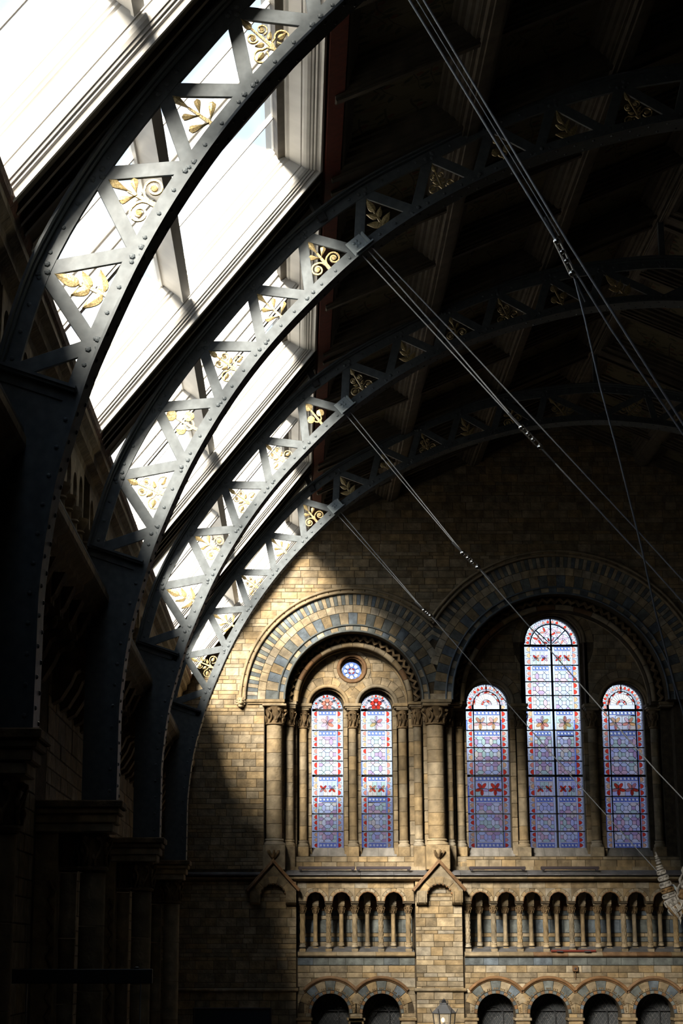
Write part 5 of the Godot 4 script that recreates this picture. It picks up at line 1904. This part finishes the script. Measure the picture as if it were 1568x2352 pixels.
func make_wall_shafts(k: int, label: String) -> void:
	var z := RIBS[k]
	var o := thing("wall_shafts", label, "column", at(-2.75, -8, z), "", "structure")
	for q: Array in [[-2.31, 1.90, 2.0, 0.36], [-2.35, 1.82, 1.90, 0.33], [-2.39, 1.70, 1.82, 0.30], [-2.44, 1.58, 1.70, 0.28]]:
		var b := Mb.new()
		b.box(at((q[0] - 3.5) / 2, (q[1] + q[2]) / 2, z), Vector3(q[0] + 3.5, q[2] - q[1], q[3] * 2), 0.015)
		part(o, "impost_step", b, M["side trim"] if q[1] > 1.85 else pick(M["side stone"]))
	for s: Array in [[-2.72, 0.172, 0.0], [-3.05, 0.115, -0.05]]:
		var b := Mb.new()
		b.xf = Transform3D(Basis(), at(s[0], 1.07, z - s[2]))
		carved_bell(b, s[1], 0.53, s[1] * 1.35)
		part(o, "capital", b, M["side trim"])
		var y := 1.06
		while y > -8.0:
			var h := rng.randf_range(0.7, 0.86)
			b = Mb.new()
			b.xf = Transform3D(Basis(), at(s[0], y - h, z - s[2]))
			b.lathe([Vector2(s[1] * 0.9, 0.004), Vector2(s[1] * 0.98, 0.004), Vector2(s[1], 0.012), Vector2(s[1], h - 0.012), Vector2(s[1] * 0.98, h - 0.004), Vector2(s[1] * 0.9, h - 0.004)], 22)
			part(o, "shaft_drum", b, pick(M["side stone"]))
			y -= h
			if y < -2.2:
				h = y + 8.0
	# pilaster with a raised zigzag beside the shafts
	var b := Mb.new()
	b.box(at(-3.33, -3.2, z + 0.06), Vector3(0.32, 9.6, 0.55), 0.02)
	part(o, "pilaster", b, pick(M["side stone"]))
	b = Mb.new()
	var path := []
	for i in 24:
		path.append(at(-3.24 + (0.035 if i % 2 else -0.035), 0.95 - 0.125 * i, z - 0.23))
	b.tube(path, 0.022, 5)
	part(o, "zigzag", b, M["side trim"])

# ---------------------------------------------------------------- cables, bones, lamp and small things
func strand(o: Node3D, pts: Array, z: float, r: float, called := "strand") -> void:
	var b := Mb.new()
	var path := []
	for i in pts.size():
		var p: Vector2 = pts[i]
		path.append(at(p.x, p.y, z))
	b.tube(path, r, 6)
	part(o, called, b, M["cable steel"])

func buckle(o: Node3D, a: Vector2, c: Vector2, z: float, r: float) -> void:
	var d := (c - a).normalized()
	var l := Vector2(-d.y, d.x)
	var b := Mb.new()
	for s: float in [-1.0, 1.0]:
		b.tube([at(a.x + l.x * r * s, a.y + l.y * r * s, z), at(c.x + l.x * r * s, c.y + l.y * r * s, z)], r * 0.42, 6)
	var body := part(o, "turnbuckle", b, M["chrome"])
	for t: float in [0.0, 0.34, 0.62, 1.0]:
		b = Mb.new()
		var p := a.lerp(c, t)
		b.ball(at(p.x, p.y, z), Vector3(r, r, r) * (1.45 if t in [0.0, 1.0] else 1.15), 8, 6)
		part(o, "joint", b, M["chrome"])
	b = Mb.new()
	b.tube([at(a.x, a.y, z), at(a.x - d.x * 0.28, a.y - d.y * 0.28, z)], r * 0.6, 6)
	b.tube([at(c.x, c.y, z), at(c.x + d.x * 0.32, c.y + d.y * 0.32, z)], r * 0.5, 6)
	part(o, "sleeve", b, M["dark iron"])

func make_cables() -> void:
	var z := RIBS[0] - 0.06
	var o := thing("suspension_cable", "thickest steel cables running down from the top edge past the dark ceiling", "cable", at(1.0, 10.0, z))
	strand(o, [Vector2(0.93, 10.02), Vector2(1.156, 9.551), Vector2(2.58, 6.88)], z, 0.013)
	strand(o, [Vector2(0.97, 10.05), Vector2(1.232, 9.551), Vector2(2.62, 6.92)], z, 0.006)
	strand(o, [Vector2(1.0, 10.05), Vector2(1.304, 9.551), Vector2(2.7, 6.86), Vector2(3.758, 4.95), Vector2(6.3, 0.4)], z, 0.013)
	buckle(o, Vector2(2.595, 6.86), Vector2(2.735, 6.52), z, 0.026)
	strand(o, [Vector2(2.76, 6.55), Vector2(3.09, 5.941), Vector2(3.752, 4.85), Vector2(6.1, 0.9)], z, 0.011)
	strand(o, [Vector2(2.747, 6.5), Vector2(2.838, 6.054), Vector2(2.959, 5.358), Vector2(3.117, 4.609), Vector2(3.286, 3.748), Vector2(3.382, 3.157), Vector2(3.531, 2.454), Vector2(3.647, 1.966), Vector2(3.95, 0.8)], z, 0.010)
	z = RIBS[1] - 0.08
	o = thing("suspension_cable", "three steel cable strands from the bolted plate of the second arch", "cable", at(1.0, 10.0, z))
	strand(o, [Vector2(1.05, 10.11), Vector2(2.371, 8.604), Vector2(3.523, 7.257), Vector2(4.792, 5.786), Vector2(5.422, 5.035), Vector2(7.2, 2.9)], z, 0.011)
	strand(o, [Vector2(1.0, 10.06), Vector2(2.182, 8.604), Vector2(3.2, 7.31)], z, 0.011)
	strand(o, [Vector2(0.98, 9.9), Vector2(2.087, 8.604), Vector2(3.2, 7.29)], z, 0.010)
	buckle(o, Vector2(3.225, 7.283), Vector2(3.477, 6.992), z, 0.03)
	strand(o, [Vector2(3.477, 6.992), Vector2(4.836, 5.409), Vector2(5.405, 4.725), Vector2(7.1, 2.7)], z, 0.012)
	z = RIBS[2] - 0.08
	o = thing("suspension_cable", "pair of steel strands from the third arch joined by a turnbuckle", "cable", at(1.0, 10.0, z))
	strand(o, [Vector2(0.97, 10.03), Vector2(3.09, 7.235)], z, 0.011)
	strand(o, [Vector2(0.96, 9.88), Vector2(3.08, 7.225)], z, 0.010)
	buckle(o, Vector2(3.106, 7.21), Vector2(3.374, 6.937), z, 0.036)
	strand(o, [Vector2(3.374, 6.937), Vector2(4.183, 5.954), Vector2(6.49, 3.19), Vector2(6.958, 2.678), Vector2(8.2, 1.2)], z, 0.012)
	z = RIBS[3] - 0.05
	o = thing("suspension_cable", "thin steel cable from the farthest arch down to the hanging bones", "cable", at(1.0, 10.0, z))
	strand(o, [Vector2(1.0, 10.01), Vector2(2.945, 7.64)], z, 0.012)
	strand(o, [Vector2(0.99, 9.87), Vector2(2.94, 7.63)], z, 0.010)
	buckle(o, Vector2(2.945, 7.637), Vector2(3.092, 7.506), z, 0.034)
	strand(o, [Vector2(3.092, 7.506), Vector2(5.13, 5.091), Vector2(6.099, 3.939), Vector2(7.901, 1.87), Vector2(8.27, 1.42)], z, 0.012)

func make_bones() -> void:
	var z := RIBS[3] - 0.5
	var o := thing("whale_tail_skeleton", "grey tail bones of a hung whale skeleton, curling in from the right edge", "skeleton", at(8.3, 0.7, z))
	var put_vertebra := func(c: Vector2, r: float, len: float, dir: Vector2, m: Material, spikes: int) -> void:
		var b := Mb.new()
		var d := dir.normalized()
		b.xf = Transform3D(Basis(Vector3(-d.y, d.x, 0), Vector3(-d.x, -d.y, 0), Vector3(0, 0, 1)).orthonormalized(), at(c.x, c.y, z))
		b.lathe([Vector2(r * 0.1, -len * 0.5), Vector2(r * 0.78, -len * 0.5), Vector2(r, -len * 0.36), Vector2(r * 0.98, -len * 0.2), Vector2(r * 0.84, 0), Vector2(r * 0.95, len * 0.22), Vector2(r * 0.97, len * 0.36), Vector2(r * 0.75, len * 0.5), Vector2(r * 0.1, len * 0.5)], 18)
		for k in spikes:
			var a := TAU * k / spikes + 0.4
			b.ball(Vector3(cos(a) * r * 0.9, 0, sin(a) * r * 0.9), Vector3(r * 0.2, len * 0.42, r * 0.2), 7, 5)
		part(o, "vertebra", b, m)
	var D := Vector2(0.32, -0.95)
	for q: Array in [[7.895, 2.13, 0.021, 0.075], [7.906, 2.05, 0.042, 0.085], [7.935, 1.955, 0.064, 0.105], [7.957, 1.83, 0.082, 0.10], [7.992, 1.725, 0.098, 0.11], [8.03, 1.60, 0.117, 0.12], [8.068, 1.465, 0.130, 0.13], [8.105, 1.345, 0.143, 0.115], [8.135, 1.235, 0.150, 0.115]]:
		put_vertebra.call(Vector2(q[0], q[1]), q[2], q[3], D, M["bone"] if q[1] > 1.36 or q[1] < 1.24 else M["bone brown"], 0 if q[2] < 0.09 else 4)
	# the bend: larger ridged bones
	for q: Array in [[8.185, 1.10, 0.165, 0.19, 0.5, -0.86], [8.26, 0.96, 0.17, 0.19, 0.62, -0.78]]:
		put_vertebra.call(Vector2(q[0], q[1]), q[2], q[3], Vector2(q[4], q[5]), M["bone"], 9)
	for k in 7:
		var b := Mb.new()
		var s := (k - 3) / 3.0
		b.tube([at(8.15 + 0.10 * s, 1.18 + 0.05 * s, z + 0.14 - 0.05 * absf(s)), at(8.22 + 0.10 * s, 0.98 + 0.07 * s, z - 0.17 + 0.03 * absf(s)), at(8.33 + 0.06 * s, 0.80 + 0.05 * s, z - 0.1)], 0.034, 6, 0.5)
		part(o, "bone_ridge", b, M["bone"] if k % 3 else M["bone brown"])
	for q: Array in [[8.30, 0.80, 8.33, 0.62], [8.42, 0.80, 8.44, 0.60], [8.36, 0.86, 8.30, 0.72], [8.52, 0.95, 8.54, 0.74]]:
		var b := Mb.new()
		b.tube([at(q[0], q[1], z - 0.06), at((q[0] + q[2]) / 2 + 0.02, (q[1] + q[3]) / 2, z - 0.10), at(q[2], q[3], z - 0.08)], 0.035, 7, 0.25)
		part(o, "chevron_bone", b, M["bone"])
	# the spine rising again to the right
	var dir := Vector2(0.30, 0.95)
	var c := Vector2(8.42, 1.02)
	for i in 9:
		var r := 0.155 + 0.008 * i
		put_vertebra.call(c, r, 0.21, dir, M["bone"] if i % 3 != 1 else M["bone brown"], 8)
		var b := Mb.new()
		var l := Vector2(-dir.y, dir.x).normalized()
		var p := c + l * r * 0.8
		b.tube([at(p.x, p.y - 0.05, z - 0.02), at(p.x + l.x * 0.06, p.y + 0.08, z - 0.06), at(p.x + l.x * 0.05 + 0.05, p.y + 0.2, z - 0.05)], 0.05, 7, 0.35)
		part(o, "spine_process", b, M["bone"])
		c += dir.normalized() * 0.22
		dir = dir.rotated(-0.02)
	# the spine goes on outside the picture, over the ends of the cables
	var line := smooth([at(c.x, c.y, z), at(9.1, 3.35, 37.6), at(8.75, 2.6, 35.0), at(8.3, 0.82, 32.1), at(7.85, 1.8, 28.2), at(7.3, 2.38, 24.3), at(6.9, 2.0, 20.4), at(6.4, 0.05, 16.5)], 9)
	var vm := Mb.new()
	vm.lathe([Vector2(0.03, -0.15), Vector2(0.18, -0.15), Vector2(0.22, -0.1), Vector2(0.18, 0), Vector2(0.22, 0.1), Vector2(0.18, 0.15), Vector2(0.03, 0.15)], 14)
	vm.tube([Vector3(0, 0, 0.15), Vector3(0, -0.05, 0.45)], 0.06, 6, 0.5)
	var vmesh := vm.mesh()
	for i in range(1, line.size() - 1):
		var t: Vector3 = (line[i + 1] - line[i - 1]).normalized()
		var s := t.cross(Vector3.UP).normalized()
		var v := put(o, "vertebra", vmesh, M["bone"])
		v.transform = Transform3D(Basis(s, t, s.cross(t)), line[i] - o.position)
	var hb := Mb.new()
	hb.box(at(8.275, 1.40, z + 0.08), Vector3(0.13, 0.09, 0.03), 0.008, Basis(Vector3(0, 0, 1), -0.8))
	hb.box(at(8.235, 1.445, z + 0.08), Vector3(0.04, 0.06, 0.05), 0.006, Basis(Vector3(0, 0, 1), -0.8))
	part(o, "hanger_plate", hb, M["new plate"])

func make_small_things() -> void:
	# lantern on the pier
	var z := 45.4
	var x := 3.665
	var o := thing("wall_lantern", "black six sided lantern with a lit bulb in front of the narrow pier", "lantern", at(x, -2.1, z))
	var b := Mb.new()
	b.xf = Transform3D(Basis(), at(x, 0, z))
	b.lathe([Vector2(0.285, -1.43), Vector2(0.30, -1.41), Vector2(0.285, -1.39), Vector2(0.10, -1.205), Vector2(0.11, -1.19), Vector2(0.10, -1.17), Vector2(0.05, -1.165)], 6, 0, TAU, true)
	part(o, "roof", b, M["lantern roof"])
	b = Mb.new()
	b.xf = Transform3D(Basis(), at(x, 0, z))
	b.lathe([Vector2(0.05, -1.17), Vector2(0.06, -1.15), Vector2(0.03, -1.13), Vector2(0.045, -1.11), Vector2(0.01, -1.07)], 10)
	for k in 6:
		var a := TAU * k / 6
		b.tube([Vector3(cos(a) * 0.09, -1.18, sin(a) * 0.09), Vector3(cos(a) * 0.10, -1.14, sin(a) * 0.10), Vector3(cos(a) * 0.075, -1.115, sin(a) * 0.075)], 0.012, 5)
	part(o, "crown", b, M["lantern iron"])
	for k in 6:
		var a := TAU * k / 6
		var d := Vector3(cos(a), 0, sin(a))
		b = Mb.new()
		b.xf = Transform3D(Basis(), at(x, 0, z))
		b.tube([d * 0.275 + Vector3(0, -1.42, 0), d * 0.20 + Vector3(0, -2.05, 0)], 0.014, 5)
		b.tube([d * 0.285 + Vector3(0, -1.42, 0), d * 0.32 + Vector3(0, -1.36, 0), d * 0.335 + Vector3(0, -1.31, 0)], 0.009, 5)
		part(o, "post", b, M["lantern iron"])
		b = Mb.new()
		b.xf = Transform3D(Basis(), at(x, 0, z))
		var e := Vector3(cos(a + TAU / 6), 0, sin(a + TAU / 6))
		var t := 0.006
		var q := [d * 0.262 + Vector3(0, -1.43, 0), e * 0.262 + Vector3(0, -1.43, 0), e * 0.195 + Vector3(0, -2.04, 0), d * 0.195 + Vector3(0, -2.04, 0)]
		var n := (d + e).normalized() * t
		var mid: Vector3 = (q[0] + q[2]) / 2
		b.poly([q[0] + n, q[1] + n, q[2] + n, q[3] + n], mid)
		b.poly([q[0] - n, q[1] - n, q[2] - n, q[3] - n], mid)
		part(o, "pane", b, M["lantern glass"])
	b = Mb.new()
	b.xf = Transform3D(Basis(), at(x, 0, z))
	b.lathe([Vector2(0.02, -2.2), Vector2(0.06, -2.15), Vector2(0.21, -2.09), Vector2(0.21, -2.05), Vector2(0.03, -2.04)], 6, 0, TAU, true)
	b.lathe([Vector2(0.012, -2.05), Vector2(0.02, -1.72), Vector2(0.03, -1.64)], 8)
	part(o, "base", b, M["lantern iron"])
	b = Mb.new()
	b.tube([at(x, -2.17, z), at(x, -2.3, z + 0.3), at(x, -2.15, z + 0.9)], 0.025, 6)
	part(o, "bracket", b, M["lantern iron"])
	b = Mb.new()
	b.ball(at(x - 0.03, -1.575, z), Vector3(0.042, 0.06, 0.042), 12, 8)
	part(o, "bulb", b, M["bulb glow"])
	var lamp := OmniLight3D.new()
	lamp.name = "lantern_light"
	lamp.light_color = Color(1.0, 0.82, 0.55)
	lamp.light_energy = 0.06
	lamp.light_size = 0.04
	lamp.omni_range = 60.0
	lamp.omni_attenuation = 2.0
	lamp.shadow_enabled = true
	add_child(lamp)
	lamp.position = at(x - 0.03, -1.575, z)
	# floodlight battens on the ledge
	var k := 0
	for q: Array in [[0.08, 1.53, "left half of the dark batten under the sunlit paired lancets"], [1.56, 2.96, "right half of the dark batten under the sunlit paired lancets"], [4.45, 5.89, "dark batten on the ledge under the left lancet of the three"], [6.28, 7.77, "dark batten on the ledge under the tall middle window"]]:
		o = thing("light_batten", q[2], "light batten", at((q[0] + q[1]) / 2, 2.09, END - 0.12))
		b = facade()
		b.box(Vector3((q[0] + q[1]) / 2, 2.135, 0.02), Vector3(q[1] - q[0], 0.075, 0.10), 0.012)
		part(o, "housing", b, M["batten"])
		for e: float in [0.04, 0.96]:
			b = facade()
			var xx := lerpf(q[0], q[1], e)
			b.box(Vector3(xx, 2.09, 0.03), Vector3(0.07, 0.03, 0.14), 0.006)
			part(o, "foot", b, M["batten"])
		k += 1
	o = thing("light_batten", "dark red batten lying on the sill of the long little arcade", "light batten", at(7.05, 0.03, END))
	b = facade()
	b.box(Vector3(7.05, 0.075, -0.06), Vector3(1.14, 0.05, 0.09), 0.01)
	part(o, "housing", b, M["red batten"])
	for e: float in [6.7, 7.4]:
		b = facade()
		b.box(Vector3(e, 0.06, 0.0), Vector3(0.16, 0.035, 0.05), 0.006)
		part(o, "foot", b, M["batten"])
	o = thing("junction_box", "small square rusty box with a conduit between two low arches", "box", at(7.075, -0.65, END))
	b = facade()
	b.box(Vector3(7.075, -0.36, -0.02), Vector3(0.14, 0.145, 0.07), 0.01)
	part(o, "case", b, M["rust"][0])
	b = facade()
	b.ball(Vector3(7.075, -0.36, 0.018), Vector3(0.03, 0.03, 0.012), 8, 4)
	part(o, "lid_screw", b, M["batten"])
	b = facade()
	b.tube([Vector3(7.08, -0.43, -0.04), Vector3(7.08, -0.63, -0.04)], 0.012, 6)
	part(o, "conduit", b, M["rust"][0])
	# dark board low on the left pier
	o = thing("notice_board", "plain dark blue board low on the left pier at the bottom edge", "board", at(-1.58, -2.6, END))
	b = facade()
	b.box(Vector3(-1.58, -1.97, 0.03), Vector3(1.9, 1.26, 0.05), 0.008)
	part(o, "panel", b, M["dark panel"])
	b = facade()
	for e: Array in [[-1.58, -1.335, 1.96, 0.05], [-1.58, -2.605, 1.96, 0.05]]:
		b.box(Vector3(e[0], e[1], 0.035), Vector3(e[2], e[3], 0.07), 0.01)
	for e: float in [-2.54, -0.62]:
		b.box(Vector3(e, -1.97, 0.035), Vector3(0.05, 1.3, 0.07), 0.01)
	part(o, "frame", b, M["batten"])
	# black crossbar on two thin posts among the left shafts
	o = thing("banner_frame", "black horizontal crossbar on thin posts in front of the dark left shafts", "frame", at(-2.6, -8, 22))
	b = Mb.new()
	b.box(at(-2.58, -0.26, 22), Vector3(1.74, 0.17, 0.10), 0.008)
	part(o, "crossbar", b, M["dark iron"])
	b = Mb.new()
	b.ball(at(-1.9, -0.168, 22), Vector3(0.035, 0.022, 0.035), 8, 5)
	part(o, "clip", b, M["dark iron"])
	for e: float in [-3.21, -1.85]:
		b = Mb.new()
		b.tube([at(e, -0.3, 21.97), at(e, -8, 21.97)], 0.009, 6)
		part(o, "post", b, M["cable steel"])
	# the building outside, seen through the end windows
	o = thing("neighbour_building", "blurred dark building outside, behind the lower half of the stained glass", "building", at(6, -8, 64))
	b = Mb.new()
	b.xf = Transform3D(Basis(), Vector3(0, EYE, 0))
	b.prism(PackedVector2Array([Vector2(-14, -8), Vector2(-14, 3.0), Vector2(-3, 4.2), Vector2(3.6, 5.75), Vector2(6.1, 7.0), Vector2(8.35, 7.45), Vector2(11, 8.0), Vector2(15, 9.6), Vector2(26, 6), Vector2(26, -8)]), -70, -64)
	part(o, "wall", b, M["far slate"])
	for q: Array in [[Vector2(-3, 4.2), Vector2(3.6, 5.75)], [Vector2(3.6, 5.75), Vector2(6.1, 7.0)], [Vector2(6.1, 7.0), Vector2(11, 8.0)], [Vector2(11, 8.0), Vector2(15, 9.6)]]:
		b = Mb.new()
		var d: Vector2 = (q[1] - q[0]).normalized()
		var m: Vector2 = (q[0] + q[1]) / 2
		b.box(at(m.x, m.y, 67), Vector3(q[0].distance_to(q[1]), 0.2, 6.6), 0.0, Basis(Vector3(0, 0, 1), d.angle()))
		part(o, "roof", b, M["roofing"])

func _ready() -> void:
	rng.seed = 7
	make_view()
	make_materials()
	make_roof()
	make_shell()
	make_end_wall()
	make_glass()
	rib_meshes()
	make_rib(0, ["leaves", "scrolls", "pods", "vine", "leaves", "discs", "vine", "leaves", "scrolls", "vine", "pods"], "nearest iron arch with gilded leaves, cropped by the left and top edges")
	make_rib(1, ["vine", "discs", "vine", "pods", "scrolls", "leaves", "vine", "discs", "leaves", "vine", "scrolls"], "second iron arch, sunlit below the skylights, with a vine at its foot")
	make_rib(2, ["leaves", "scrolls", "vine", "vine", "discs", "vine", "leaves", "scrolls", "vine", "discs", "leaves"], "third iron arch, with three gilded discs beside its bolted plate")
	make_rib(3, ["vine", "pods", "vine", "pods", "scrolls", "leaves", "discs", "vine", "leaves", "scrolls", "vine"], "farthest and smallest iron arch, standing just before the end wall")
	make_cables()
	make_bones()
	make_small_things()
